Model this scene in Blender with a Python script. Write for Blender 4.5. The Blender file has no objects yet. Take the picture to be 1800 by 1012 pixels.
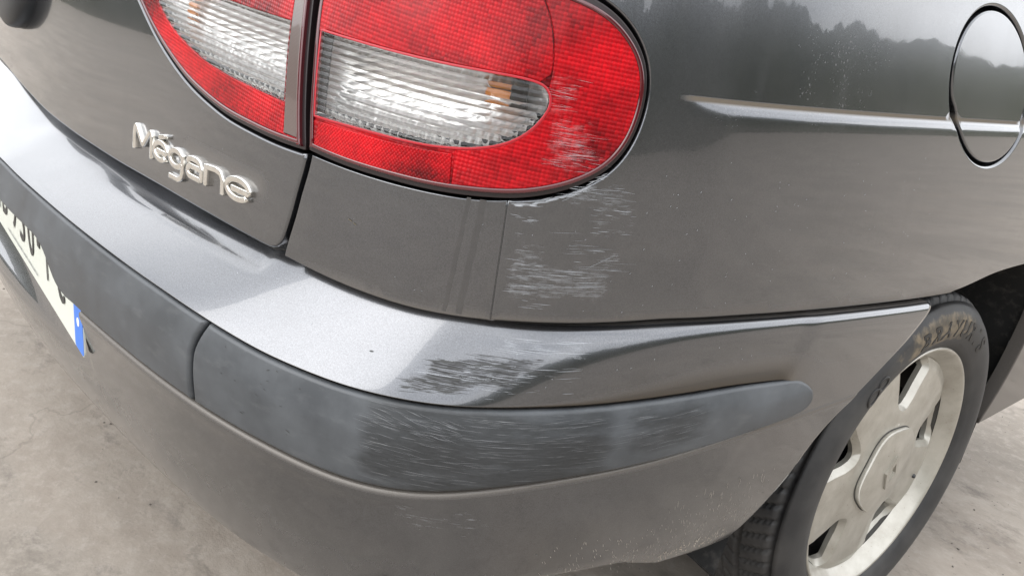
import bpy, bmesh, math, random
import numpy as np
from mathutils import Vector, Matrix
from mathutils.geometry import delaunay_2d_cdt

# ------------------------------------------------------------------ camera, sky, sun, exposure
scene = bpy.context.scene
COL = scene.collection
rng = np.random.default_rng(7)
random.seed(7)

cam_data = bpy.data.cameras.new('camera')
cam = bpy.data.objects.new('camera', cam_data)
COL.objects.link(cam)
scene.camera = cam
cam_data.sensor_width = 36.0
cam_data.lens = 29.52
cam_data.clip_start = 0.02
cam_data.clip_end = 3000.0
def aim(loc, yaw, pitch, roll):
    d = Vector((-math.sin(yaw) * math.cos(pitch), math.cos(yaw) * math.cos(pitch), -math.sin(pitch)))
    r = d.cross(Vector((0, 0, 1))).normalized(); u = r.cross(d)
    r2 = r * math.cos(roll) + u * math.sin(roll); u2 = u * math.cos(roll) - r * math.sin(roll)
    m = Matrix((r2, u2, -d)).transposed().to_4x4(); m.translation = Vector(loc)
    cam.matrix_world = m
aim((1.2409, -0.1881, 0.9110), 0.84903, 0.36344, 0.14532)

SUN_EL, SUN_AZ = math.radians(35), math.radians(190)     # azimuth clockwise from +Y
world = bpy.data.worlds.new('World'); scene.world = world; world.use_nodes = True
wn, wl = world.node_tree.nodes, world.node_tree.links
wn.clear()
w_out = wn.new('ShaderNodeOutputWorld'); w_bg = wn.new('ShaderNodeBackground')
w_sky = wn.new('ShaderNodeTexSky'); w_sky.sky_type = 'NISHITA'; w_sky.sun_disc = False
w_sky.sun_elevation = SUN_EL; w_sky.sun_rotation = SUN_AZ
w_sky.air_density = 1.0; w_sky.dust_density = 3.0; w_sky.ozone_density = 1.0
w_hs = wn.new('ShaderNodeHueSaturation'); w_hs.inputs['Saturation'].default_value = .22
w_co = wn.new('ShaderNodeTexCoord'); w_mp = wn.new('ShaderNodeMapping'); w_mp.inputs['Scale'].default_value = (1.2, 1.2, 3.0)
w_no = wn.new('ShaderNodeTexNoise'); w_no.inputs['Scale'].default_value = 1.6; w_no.inputs['Detail'].default_value = 6; w_no.inputs['Roughness'].default_value = .55
w_rp = wn.new('ShaderNodeMapRange'); w_rp.inputs['From Min'].default_value = .38; w_rp.inputs['From Max'].default_value = .66
w_cl = wn.new('ShaderNodeMixRGB'); w_cl.inputs['Color1'].default_value = (22.5, 23.2, 24.4, 1); w_cl.inputs['Color2'].default_value = (35.0, 35.3, 35.8, 1)
w_mx = wn.new('ShaderNodeMixRGB'); w_mx.inputs['Fac'].default_value = .88
wl.new(w_sky.outputs[0], w_hs.inputs['Color']); wl.new(w_co.outputs['Generated'], w_mp.inputs[0]); wl.new(w_mp.outputs[0], w_no.inputs['Vector'])
wl.new(w_no.outputs['Fac'], w_rp.inputs['Value']); wl.new(w_rp.outputs[0], w_cl.inputs['Fac'])
wl.new(w_hs.outputs[0], w_mx.inputs['Color1']); wl.new(w_cl.outputs[0], w_mx.inputs['Color2'])
wl.new(w_mx.outputs[0], w_bg.inputs['Color']); w_bg.inputs['Strength'].default_value = .10
wl.new(w_bg.outputs[0], w_out.inputs['Surface'])

sun_data = bpy.data.lights.new('sun', 'SUN'); sun = bpy.data.objects.new('sun', sun_data); COL.objects.link(sun)
sun_data.energy = 1.5; sun_data.angle = math.radians(46); sun_data.color = (1.0, .975, .94)
_sd = Vector((math.sin(SUN_AZ) * math.cos(SUN_EL), math.cos(SUN_AZ) * math.cos(SUN_EL), math.sin(SUN_EL)))
sun.rotation_euler = _sd.to_track_quat('Z', 'Y').to_euler()
sun.location = (0, 0, 6)

scene.view_settings.view_transform = 'Standard'
scene.view_settings.look = 'None'
scene.view_settings.exposure = 0.0
scene.view_settings.gamma = 1.0
scene.view_settings.use_curve_mapping = False
scene.cycles.use_denoising = True
scene.cycles.max_bounces = 14
scene.cycles.transmission_bounces = 10
scene.cycles.transparent_max_bounces = 12
scene.cycles.glossy_bounces = 6
scene.cycles.sample_clamp_indirect = 6.0

# ------------------------------------------------------------------ body form
# Plan curve of the rear bumper at rubbing-strip height (X right, Y forward, metres)
PLAN = [(-1.15, .75), (-1.14, .5), (-1.11, .30), (-1.04, .16), (-.92, .07), (-.78, .02), (-.62, -.008), (-.45, -.020), (-.30, -.022),
        (-.15, -.018), (0, -.009), (.12, .003), (.24, .018), (.36, .036), (.46, .056), (.55, .081), (.63, .112), (.70, .152), (.752, .200),
        (.788, .255), (.814, .325), (.831, .41), (.841, .51), (.846, .62), (.848, .76), (.848, .92), (.847, 1.12),
        (.845, 1.35), (.842, 1.65), (.838, 1.95)]

def natural_spline(t, y):
    t = np.asarray(t, float); y = np.asarray(y, float); n = len(t); h = np.diff(t)
    A = np.zeros((n, n)); b = np.zeros((n,) + y.shape[1:])
    A[0, 0] = A[-1, -1] = 1
    for i in range(1, n - 1):
        A[i, i-1] = h[i-1]; A[i, i] = 2 * (h[i-1] + h[i]); A[i, i+1] = h[i]
        b[i] = 6 * ((y[i+1] - y[i]) / h[i] - (y[i] - y[i-1]) / h[i-1])
    m = np.linalg.solve(A, b)
    def f(x):
        x = np.asarray(x, float); k = np.clip(np.searchsorted(t, x) - 1, 0, n - 2)
        a, c, hh = t[k+1] - x, x - t[k], h[k]
        if y.ndim > 1: a, c, hh = a[..., None], c[..., None], hh[..., None]
        return (m[k] * a**3 + m[k+1] * c**3) / (6 * hh) + (y[k] / hh - m[k] * hh / 6) * a + (y[k+1] / hh - m[k+1] * hh / 6) * c
    return f

_pl = np.array(PLAN)
_ch = np.r_[0, np.cumsum(np.hypot(*np.diff(_pl, axis=0).T))]
_f = natural_spline(_ch, _pl)
_tt = np.linspace(0, _ch[-1], 9001); _c = _f(_tt)
for _ in range(6):                                     # fair the curve
    k = np.exp(-np.linspace(-2.5, 2.5, 161)**2); k /= k.sum()
    for j in range(2):
        pad = np.r_[2 * _c[0, j] - _c[80:0:-1, j], _c[:, j], 2 * _c[-1, j] - _c[-2:-82:-1, j]]
        _c[:, j] = np.convolve(pad, k, 'valid')
_S = np.r_[0, np.cumsum(np.hypot(*np.diff(_c, axis=0).T))]; _S -= np.interp(0, _c[:, 0], _S)
_T = np.gradient(_c, _S, axis=0); _T /= np.linalg.norm(_T, axis=1)[:, None]
_N = np.c_[_T[:, 1], -_T[:, 0]]
S_MIN, S_MAX = _S[0], _S[-1]

def plan(s):
    return np.stack([np.interp(s, _S, _c[:, 0]), np.interp(s, _S, _c[:, 1])], -1)
def pnorm(s):
    v = np.stack([np.interp(s, _S, _N[:, 0]), np.interp(s, _S, _N[:, 1])], -1)
    return v / np.linalg.norm(v, axis=-1)[..., None]
def smooth(a, b, x):
    t = np.clip((np.asarray(x, float) - a) / (b - a), 0, 1); return t * t * t * (t * (6 * t - 15) + 10)

_g = natural_spline([0, .2, .4, .55, .68, .78, .88, 1.0, 1.2, 1.6, 2.6], [.074, .072, .062, .048, .034, .026, .021, .018, .0165, .016, .016])
def fold(s): return np.abs(np.asarray(s, float) + .15) - .15   # the tail is widest left of the origin
def gap(s): return _g(np.maximum(fold(s), 0))
def sideness(s): return smooth(.55, 1.05, fold(s))

# tilt of the skin (degrees back from vertical) against girth w (height near the belt)
_W = np.linspace(.15, 1.40, 2501)
def _prof(knots):
    t = np.interp(_W, *zip(*knots)); k = np.hanning(81); k /= k.sum()
    t = np.convolve(np.pad(t, 40, 'edge'), k, 'valid')
    t = np.radians(t); d = _W[1] - _W[0]
    ins = np.cumsum(np.sin(t)) * d; z = np.cumsum(np.cos(t)) * d
    i = np.searchsorted(_W, .645); return ins - ins[i], z - z[i] + .645
_REAR = _prof([(.5, 2), (.645, 3), (.80, 8), (.95, 14), (1.0, 22), (1.08, 80), (1.4, 86)])
_SIDE = _prof([(.15, -14), (.40, -6), (.55, -2), (.645, .6), (.775, 5.2), (.83, 6.2), (.95, 9.5), (1.02, 17), (1.12, 52), (1.4, 58)])

CREASE_S0 = .962
def crease_w(s): return .8295 - .026 * (s - .95)
def crease(s, w):
    d = crease_w(s) - w
    amp = .0052 * smooth(CREASE_S0, CREASE_S0 + .07, s)
    dd = np.maximum(d, 0)
    return amp * (1 - np.exp(-(dd / .0038)**1.05)) * np.exp(-dd / .30)
def up(s, w, off=0.):
    """upper body skin: lid, quarter panels, above the bumper"""
    s, w = np.broadcast_arrays(np.asarray(s, float), np.asarray(w, float))
    a = sideness(s)
    ins = (1 - a) * np.interp(w, _W, _REAR[0]) + a * np.interp(w, _W, _SIDE[0])
    z = (1 - a) * np.interp(w, _W, _REAR[1]) + a * np.interp(w, _W, _SIDE[1])
    ins = ins + gap(s) - crease(s, w) - off
    xy = plan(s) - pnorm(s) * ins[..., None]
    return np.concatenate([xy, z[..., None]], -1)
def flat(s, z, off=0.):
    """rubbing strip datum: vertical sheet on the plan curve"""
    s, z = np.broadcast_arrays(np.asarray(s, float), np.asarray(z, float))
    return np.concatenate([plan(s) + pnorm(s) * (off + 0 * s)[..., None], z[..., None]], -1)
def low(s, z, off=0.):
    """lower bumper skin, falls away below the strip"""
    s, z = np.broadcast_arrays(np.asarray(s, float), np.asarray(z, float))
    d = np.maximum(.475 - z, 0)
    a = sideness(s)
    ins = (1 - a) * (.08 * d + .85 * d * d) + a * (.05 * d + 1.05 * d * d) + .001 - off
    return np.concatenate([plan(s) - pnorm(s) * ins[..., None], z[..., None]], -1)

def table(pts, blur=.02):
    """smoothed table of a height along the plan curve"""
    x = np.arange(S_MIN, S_MAX, .001); y = np.interp(x, *zip(*pts)); n = int(3 * blur / .001)
    k = np.exp(-.5 * (np.arange(-n, n + 1) * .001 / blur)**2); k /= k.sum()
    y = np.convolve(np.pad(y, n, 'edge'), k, 'valid')
    return lambda s: np.interp(s, x, y)
z_seam = table([(-1.2, .65), (-.6, .66), (-.33, .659), (-.207, .648), (-.06, .635), (.066, .631), (.2, .630), (.34, .634), (.45, .636),
                (.56, .636), (.66, .632), (.746, .630), (.854, .634), (1.0, .6365), (1.084, .632), (1.174, .625), (1.284, .616),
                (1.418, .605), (1.495, .600), (1.6, .595)])
z_top = table([(-1.2, .58), (-.3, .586), (0, .585), (.044, .582), (.229, .575), (.342, .572), (.453, .568), (.529, .5625), (.6, .557),
               (.7, .555), (.78, .558), (.86, .5645), (.95, .566), (1.0, .566), (1.09, .564), (1.173, .557), (1.3, .545), (1.5, .53)])
z_bot = table([(-1.2, .475), (.2, .475), (.35, .474), (.469, .471), (.55, .4685), (.62, .467), (.68, .4645), (.73, .465), (.777, .470),
               (.843, .484), (.9, .492), (.951, .495), (1.04, .4995), (1.112, .502), (1.151, .504), (1.3, .505), (1.5, .505)])
z_hem = table([(-1.2, .29), (.7, .29), (.8, .335), (.9, .370), (1.0, .366), (1.07, .355), (1.124, .346), (1.183, .338), (1.4, .33)])
def bumper_n(s): return 1.06 + 5.7 * smooth(.76, 1.18, fold(s))
def shelf(s):
    g = gap(s) + .010 * (1 - sideness(s)) + .006
    zs = z_seam(s) - (.0015 * (1 - sideness(s)) + .0045)
    return g, zs
def bum(s, z, off=0.):
    """painted bumper above the strip, addressed by height"""
    s, z = np.broadcast_arrays(np.asarray(s, float), np.asarray(z, float))
    g, zs = shelf(s); n = bumper_n(s)
    c = np.clip((z - z_top(s)) / (zs - z_top(s)), 0, .9999)**(n / 2); sn = np.sqrt(1 - c * c)
    ins = .003 + g * (1 - sn**(2 / n)) - off
    return np.concatenate([plan(s) - pnorm(s) * ins[..., None], z[..., None]], -1)

# ------------------------------------------------------------------ materials
class NT:
    def __init__(self, name):
        self.m = bpy.data.materials.new(name); self.m.use_nodes = True
        self.t = self.m.node_tree; self.t.nodes.clear()
        self.out = self.n('OutputMaterial'); self.b = self.n('BsdfPrincipled')
        self.l(self.b.outputs[0], self.out.inputs['Surface'])
    def n(self, kind, **kw):
        o = self.t.nodes.new('ShaderNode' + kind)
        for k, v in kw.items():
            if k in o.inputs: o.inputs[k].default_value = v
            else: setattr(o, k, v)
        return o
    def l(self, a, b): self.t.links.new(a, b)
    def set(self, **kw):
        for k, v in kw.items():
            i = self.b.inputs[k.replace('_', ' ')]
            if hasattr(v, 'is_output') or isinstance(v, bpy.types.NodeSocket): self.l(v, i)
            else: i.default_value = v
        return self
    def uv(self): return self.n('UVMap').outputs[0]
    def obj(self): return self.n('TexCoord').outputs['Object']
    def scaled(self, v, s):
        m = self.n('Mapping'); m.inputs['Scale'].default_value = s; self.l(v, m.inputs[0]); return m.outputs[0]
    def noise(self, v, scale, detail=4, rough=.55, dist=0):
        o = self.n('TexNoise'); self.l(v, o.inputs['Vector'])
        o.inputs['Scale'].default_value = scale; o.inputs['Detail'].default_value = detail
        o.inputs['Roughness'].default_value = rough; o.inputs['Distortion'].default_value = dist
        return o.outputs['Fac']
    def ramp(self, f, a, b, lo=0., hi=1.):
        o = self.n('MapRange'); self.l(f, o.inputs['Value'])
        o.inputs['From Min'].default_value = a; o.inputs['From Max'].default_value = b
        o.inputs['To Min'].default_value = lo; o.inputs['To Max'].default_value = hi
        return o.outputs[0]
    def math(self, op, a, b=None):
        o = self.n('Math'); o.operation = op
        for i, x in enumerate((a, b)):
            if x is None: continue
            if isinstance(x, (int, float)): o.inputs[i].default_value = x
            else: self.l(x, o.inputs[i])
        return o.outputs[0]
    def mix(self, f, a, b):
        o = self.n('MixRGB')
        for i, x in ((0, f), (1, a), (2, b)):
            if isinstance(x, (int, float)): o.inputs[i].default_value = x
            elif isinstance(x, tuple): o.inputs[i].default_value = x + (1,) if len(x) == 3 else x
            else: self.l(x, o.inputs[i])
        return o.outputs[0]
    def attr(self, name): return self.n('Attribute', attribute_name=name).outputs['Fac']
    def bump(self, h, strength, dist):
        o = self.n('Bump'); o.inputs['Strength'].default_value = strength; o.inputs['Distance'].default_value = dist
        self.l(h, o.inputs['Height']); return o.outputs[0]
    def streaks(self, name, thr=.58, hz=.5):
        "fine broken score lines running along the panel where the attribute is high"
        u = self.uv(); a = self.attr(name)
        ln = self.noise(self.scaled(u, (20, 1000, 1)), 1, 4, .65); br = self.noise(self.scaled(u, (55, 210, 1)), 1, 4, .65)
        m_ = self.ramp(self.math('ADD', a, self.math('MULTIPLY', self.math('SUBTRACT', br, .5), 1.6)), .42, .70)
        m_ = self.math('MULTIPLY', m_, self.ramp(a, .02, .12))
        haze = self.math('MULTIPLY', self.ramp(self.noise(self.scaled(u, (90, 420, 1)), 1, 5, .7), .42, .70, 0, hz), self.math('MULTIPLY', m_, m_))
        return self.math('MAXIMUM', self.math('MULTIPLY', self.ramp(ln, thr, thr + .07), m_), haze)
    def sep(self, v):
        o = self.n('SeparateXYZ'); self.l(v, o.inputs[0]); return o.outputs

PAINT = (.118, .122, .132)
def mat_paint(name, dust_lo=0., dust_hi=0., film=.07):
    t = NT(name); o = t.obj()
    film_n = t.math('MAXIMUM', t.ramp(t.noise(o, 9, 8, .66), .40, .75), t.math('MULTIPLY', t.ramp(t.noise(t.scaled(o, (26, 26, 3.5)), 1, 6, .65), .52, .72), .9))
    speck = t.ramp(t.noise(o, 360, 2, .5), .63, .72)
    speck_area = t.ramp(t.noise(o, 7, 3, .6), .46, .62)
    speck = t.math('MULTIPLY', t.math('MULTIPLY', speck, speck_area), t.attr('dust'))
    z = t.sep(o)[2]
    lowdirt = t.ramp(z, .345, .44, dust_hi, dust_lo)
    streak = t.noise(t.scaled(o, (60, 60, 12)), 1, 5, .6)
    lowdirt = t.math('MULTIPLY', lowdirt, t.ramp(streak, .25, .75, .5, 1.3))
    d = t.math('MAXIMUM', t.math('MULTIPLY', film_n, film), lowdirt)
    grime = t.attr('grime')
    flake = t.mix(t.ramp(t.noise(o, 800, 2, .6), .3, .7), tuple(c_ * .82 for c_ in PAINT), tuple(c_ * 1.18 for c_ in PAINT))
    col = t.mix(d, flake, (.115, .100, .084))
    col = t.mix(t.math('MULTIPLY', speck, .38), col, (.50, .49, .47))
    col = t.mix(grime, col, (.13, .105, .075))
    scr, gou = t.streaks('scuff'), t.streaks('gouge', .47)
    col = t.mix(t.math('MULTIPLY', scr, .72), col, (.38, .40, .43)); col = t.mix(gou, col, (.03, .03, .031))
    dd = t.math('MAXIMUM', t.math('MAXIMUM', d, grime), t.math('MULTIPLY', speck, .6))
    dd = t.math('MAXIMUM', dd, t.math('MAXIMUM', t.math('MULTIPLY', scr, .7), t.math('MULTIPLY', gou, .9)))
    t.set(Base_Color=col, Metallic=t.ramp(dd, 0, 1, .92, .0), Roughness=t.ramp(dd, 0, 1, .215, .85))
    t.set(Coat_Weight=t.ramp(dd, 0, .8, 1., 0.), Coat_Roughness=t.ramp(film_n, 0, 1, .02, .07), Coat_IOR=1.52)
    peel = t.bump(t.noise(o, 210, 2, .5), .02, .0006)
    t.l(peel, t.b.inputs['Coat Normal'])
    return t.m
M = {}
M['paint'] = mat_paint('metallic_grey_paint')
M['bumper_paint'] = mat_paint('metallic_grey_bumper_paint', .01, .13, .05)

t = NT('rubber_strip_plastic'); o = t.obj()
n1 = t.noise(o, 16, 6, .6); n2 = t.noise(t.scaled(o, (30, 30, 90)), 1, 5, .6)
c = t.mix(t.ramp(n1, .35, .7), (.046, .051, .057), (.082, .089, .097)); c = t.mix(t.ramp(n2, .55, .8, 0, .4), c, (.125, .13, .134))
a = t.attr('scuff'); sm = t.ramp(t.math('ADD', a, t.math('MULTIPLY', t.math('SUBTRACT', t.noise(t.scaled(t.uv(), (14, 60, 1)), 1, 5, .65), .5), 1.2)), .3, .75)
c = t.mix(t.math('MULTIPLY', sm, .85), c, (.020, .022, .024))
scr = t.streaks('scuff', .61, .07); c = t.mix(t.math('MULTIPLY', scr, .65), c, (.27, .28, .29))
t.set(Base_Color=c, Roughness=t.ramp(n1, .3, .7, .36, .55), Specular_IOR_Level=.5)
t.l(t.bump(t.noise(o, 900, 2, .5), .12, .0004), t.b.inputs['Normal']); M['strip'] = t.m

t = NT('black_plastic'); t.set(Base_Color=(.022, .024, .027, 1), Roughness=.42); M['black'] = t.m
t = NT('dark_cavity'); t.set(Base_Color=(.008, .008, .008, 1), Roughness=.95, Specular_IOR_Level=.1); M['cavity'] = t.m
t = NT('rubber_seal'); t.set(Base_Color=(.018, .012, .013, 1), Roughness=.32); M['seal'] = t.m
t = NT('felt_liner'); o = t.obj(); n = t.noise(o, 60, 6, .7)
t.set(Base_Color=t.mix(t.ramp(n, .5, .8), (.012, .012, .012), (.06, .055, .05)), Roughness=.95); M['liner'] = t.m

t = NT('bare_scratch'); t.set(Base_Color=(.38, .40, .43, 1), Roughness=.5, Metallic=.2); M['scratch_white'] = t.m
t = NT('dark_scratch'); t.set(Base_Color=(.035, .036, .036, 1), Roughness=.6); M['scratch_dark'] = t.m
t = NT('grey_scratch'); t.set(Base_Color=(.21, .218, .23, 1), Roughness=.6); M['scratch_grey'] = t.m
t = NT('mud_speck'); t.set(Base_Color=(.46, .42, .36, 1), Roughness=.9); M['mud'] = t.m
t = NT('darker_bands'); t.set(Base_Color=(.104, .107, .115, 1), Roughness=.22, Metallic=.92, Coat_Weight=1.); M['dark_band'] = t.m

t = NT('chrome_badge'); o = t.obj()
t.set(Base_Color=t.mix(t.ramp(t.noise(o, 90, 4), .4, .7), (.80, .79, .76), (.66, .64, .60)), Metallic=1., Roughness=.20); M['badge'] = t.m
t = NT('badge_grime'); t.set(Base_Color=(.13, .105, .06, 1), Roughness=.8); M['grime'] = t.m

# tail lamp
def mat_red(name, pitch, rot, ky=1., dark=0.):
    t = NT(name); u = t.uv()
    mp = t.n('Mapping'); mp.inputs['Rotation'].default_value = (0, 0, rot); mp.inputs['Scale'].default_value = (1 / pitch * ky, 1 / pitch, 1); t.l(u, mp.inputs[0])
    x, y, _ = t.sep(mp.outputs[0])
    def tri(v): return t.math('PINGPONG', v, .5)
    hx, hy = tri(x), tri(y)
    h = t.math('ADD', hx, hy)
    vor = t.n('TexWhiteNoise', noise_dimensions='2D')
    cell = t.n('VectorMath', operation='FLOOR'); t.l(mp.outputs[0], cell.inputs[0]); t.l(cell.outputs[0], vor.inputs['Vector'])
    big = t.noise(t.scaled(u, (10, 16, 1)), 1, 3, .5)
    lum = t.math('ADD', t.ramp(vor.outputs['Value'], 0, 1, -.16, .16), t.ramp(big, .32, .68, .1 - dark, .95 - dark))
    edge = t.ramp(h, 0.05, .55, .72, 1.0)
    lum = t.math('MULTIPLY', lum, edge)
    col = t.mix(lum, (.085, .001, .003), (.54, .004, .010))
    col = t.mix(t.math('MULTIPLY', t.streaks('scuff', .55), .55), col, (.62, .36, .37))
    t.set(Base_Color=col, Roughness=.22, Specular_IOR_Level=.08, Coat_Weight=.35, Coat_Roughness=.14)
    t.l(t.bump(h, .55, pitch * .45), t.b.inputs['Normal'])
    return t.m
M['red'] = mat_red('red_prism_lens', .0034, .12)
M['red_line_field'] = mat_red('red_lined_lens', .0034, .10, .85)
M['red_deep'] = mat_red('red_plain_lens', .0042, .10, .6, .25)
M['red_fine'] = mat_red('red_reflector_lens', .0026, .785)
t = NT('dark_red_rim'); t.set(Base_Color=(.075, .004, .008, 1), Roughness=.12, Coat_Weight=1.); M['red_rim'] = t.m
t = NT('red_divider'); t.set(Base_Color=(.40, .010, .020, 1), Roughness=.3, Coat_Weight=.3); M['red_line'] = t.m
t = NT('clear_lens'); t.set(Base_Color=(.97, .97, .96, 1), Roughness=.03, Transmission_Weight=1., IOR=1.49); M['clear'] = t.m
t = NT('chrome_reflector'); o = t.obj()
t.set(Base_Color=(.72, .72, .71, 1), Metallic=.6, Roughness=.26); M['chrome'] = t.m
t = NT('amber_bulb'); t.set(Base_Color=(.70, .26, .06, 1), Roughness=.15, Coat_Weight=1.); M['amber'] = t.m
t = NT('bulb_socket'); t.set(Base_Color=(.03, .03, .03, 1), Roughness=.4); M['socket'] = t.m
t = NT('smoked_band'); u = t.uv(); yy = t.sep(t.scaled(u, (1, 900, 1)))[1]
t.set(Base_Color=t.mix(t.math('PINGPONG', yy, .5), (.085, .06, .055), (.16, .125, .115)), Roughness=.25, Coat_Weight=.8); M['band'] = t.m

t = NT('plate_reflective'); t.set(Base_Color=(.60, .62, .56, 1), Roughness=.45); M['plate'] = t.m
t = NT('plate_black'); t.set(Base_Color=(.03, .03, .03, 1), Roughness=.5); M['plate_black'] = t.m
t = NT('plate_blue'); t.set(Base_Color=(.04, .17, .62, 1), Roughness=.45); M['plate_blue'] = t.m
t = NT('plate_white'); t.set(Base_Color=(.8, .8, .8, 1), Roughness=.45); M['plate_white'] = t.m

t = NT('tyre_rubber'); o = t.obj(); d = t.attr('grime')
nz = t.noise(o, 55, 6, .65, .6); n2 = t.noise(o, 18, 5, .6)
mask = t.ramp(t.math('ADD', t.math('MULTIPLY', d, .75), t.math('SUBTRACT', nz, .5)), .30, .58)
col = t.mix(t.ramp(n2, .4, .7, 0, .7), (.022, .022, .023), (.062, .059, .056))
col = t.mix(mask, col, t.mix(t.ramp(nz, .4, .65), (.065, .054, .040), (.175, .138, .09)))
t.set(Base_Color=col, Roughness=t.ramp(n2, .3, .7, .5, .7)); t.l(t.bump(t.noise(o, 300, 4), .15, .001), t.b.inputs['Normal']); M['tyre'] = t.m
t = NT('tyre_letter'); t.set(Base_Color=(.018, .017, .016, 1), Roughness=.55); M['tyre_letter'] = t.m

t = NT('silver_wheel_paint'); o = t.obj(); n = t.noise(o, 25, 6, .6); sp = t.ramp(t.noise(o, 330, 2), .68, .75)
col = t.mix(t.ramp(n, .38, .72, 0, .75), (.45, .432, .385), (.29, .268, .225)); col = t.mix(t.math('MULTIPLY', sp, t.ramp(n, .4, .6)), col, (.14, .11, .08))
t.set(Base_Color=col, Metallic=.55, Roughness=.36, Coat_Weight=.35, Coat_Roughness=.15); M['wheel'] = t.m
t = NT('shaded_barrel_metal'); t.set(Base_Color=(.05, .047, .042, 1), Roughness=.7); M['barrel'] = t.m

t = NT('worn_concrete'); o = t.obj()
mp = t.n('Mapping'); mp.inputs['Rotation'].default_value = (0, 0, math.radians(-44)); mp.inputs['Scale'].default_value = (1, 1.7, 1); t.l(o, mp.inputs[0]); st = mp.outputs[0]
big = t.noise(st, 1.9, 9, .68); mid = t.noise(st, 8, 10, .72); fine = t.noise(o, 130, 4, .6)
col = t.mix(t.ramp(big, .33, .66), (.262, .224, .188), (.350, .310, .266))
col = t.mix(t.ramp(mid, .45, .72, 0, .8), col, (.375, .332, .286))
col = t.mix(t.ramp(t.noise(st, 4.2, 12, .75), .53, .63, 0, .8), col, (.165, .143, .125))
col = t.mix(t.ramp(t.noise(st, 1.2, 4, .6), .55, .75, 0, .6), col, (.295, .245, .190))
col = t.mix(t.ramp(t.noise(st, .8, 9, .7), .44, .60, 0, .7), col, (.200, .178, .152))
col = t.mix(t.ramp(fine, .64, .8, 0, .45), col, (.11, .10, .09))
sharp = t.noise(o, 30, 12, .78); col = t.mix(t.ramp(sharp, .50, .62, 0, .38), col, (.41, .37, .325)); col = t.mix(t.ramp(sharp, .42, .34, 0, .40), col, (.150, .130, .112))
ck = t.n('TexVoronoi', feature='DISTANCE_TO_EDGE'); wob = t.n('VectorMath', operation='ADD'); t.l(o, wob.inputs[0]); wn_ = t.n('TexNoise'); wn_.inputs['Scale'].default_value = 3; wn_.inputs['Detail'].default_value = 8; t.l(o, wn_.inputs['Vector']); t.l(wn_.outputs['Color'], wob.inputs[1])
t.l(t.scaled(wob.outputs[0], (1, 1, 0)), ck.inputs['Vector']); ck.inputs['Scale'].default_value = .9
col = t.mix(t.ramp(ck.outputs['Distance'], .002, .007, .22, 0), col, (.075, .065, .055))
vo = t.n('TexVoronoi', feature='F1'); t.l(t.scaled(o, (1, 1, 0)), vo.inputs['Vector']); vo.inputs['Scale'].default_value = 9
col = t.mix(t.math('MULTIPLY', t.ramp(vo.outputs['Distance'], .03, .055, .85, 0), t.ramp(mid, .5, .52)), col, (.06, .055, .05))
t.set(Base_Color=col, Roughness=.88, Specular_IOR_Level=.3)
hh = t.math('ADD', t.math('MULTIPLY', mid, 1.0), t.math('ADD', t.math('MULTIPLY', sharp, .5), t.math('MULTIPLY', fine, .2))); t.l(t.bump(hh, .35, .008), t.b.inputs['Normal']); M['concrete'] = t.m
t = NT('grit_stone'); t.set(Base_Color=t.mix(t.noise(t.obj(), 40, 2), (.06, .052, .045), (.24, .21, .18)), Roughness=.9); M['grit'] = t.m
t = NT('wooded_hillside'); o = t.obj(); n = t.noise(o, .12, 8, .65)
t.set(Base_Color=t.mix(t.ramp(n, .35, .7), (.035, .042, .03), (.11, .115, .085)), Roughness=1., Specular_IOR_Level=.1); M['hill'] = t.m

# ------------------------------------------------------------------ mesh helpers
def link(name, mesh, mat, parent=None):
    o = bpy.data.objects.new(name, mesh); COL.objects.link(o)
    if mat is not None: mesh.materials.append(mat)
    if parent is not None: o.parent = parent
    return o
def raw(name, v, f, mat, parent=None, smooth_shade=True, normals=None, uv=None, attrs=None):
    me = bpy.data.meshes.new(name)
    me.from_pydata([tuple(map(float, p)) for p in v], [], [tuple(int(i) for i in q) for q in f])
    if uv is not None:
        lay = me.uv_layers.new(name='UVMap'); li = np.empty(len(me.loops), np.int32); me.loops.foreach_get('vertex_index', li)
        lay.data.foreach_set('uv', np.asarray(uv, np.float32)[li].ravel())
    for k, a in (attrs or {}).items():
        at = me.attributes.new(k, 'FLOAT', 'POINT'); at.data.foreach_set('value', np.asarray(a, np.float32))
    if smooth_shade: me.polygons.foreach_set('use_smooth', np.ones(len(me.polygons), bool))
    me.update()
    if normals is not None: me.normals_split_custom_set_from_vertices([tuple(map(float, n)) for n in normals])
    return link(name, me, mat, parent)
def grid_faces(nr, nc, closed=False):
    f = []
    for i in range(nr - 1):
        for j in range(nc if closed else nc - 1):
            k = (j + 1) % nc
            f.append((i * nc + j, i * nc + k, (i + 1) * nc + k, (i + 1) * nc + j))
    return f
def inside(poly, pts):
    x, y = pts[:, 0], pts[:, 1]; r = np.zeros(len(pts), bool)
    a, b = poly, np.roll(poly, -1, 0)
    for (x0, y0), (x1, y1) in zip(a, b):
        if y0 == y1: continue
        c = ((y0 > y) != (y1 > y)) & (x < (x1 - x0) * (y - y0) / (y1 - y0) + x0); r ^= c
    return r
def area(poly):
    x, y = poly.T; return .5 * np.sum(x * np.roll(y, -1) - np.roll(x, -1) * y)
def seg(pts, step):
    """smooth open curve through pts sampled every step"""
    pts = np.asarray(pts, float); t = np.r_[0, np.cumsum(np.hypot(*np.diff(pts, axis=0).T))]
    n = max(2, int(round(t[-1] / step)) + 1); x = np.linspace(0, t[-1], n)
    if len(pts) < 3: return np.stack([np.interp(x, t, pts[:, 0]), np.interp(x, t, pts[:, 1])], -1)
    return natural_spline(t, pts)(x)
def loop(segs, step):
    """closed outline from smooth segments meeting at corners"""
    out = []
    for s in segs: out.append(seg(s, step)[:-1])
    p = np.concatenate(out); return p if area(p) > 0 else p[::-1]
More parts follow.
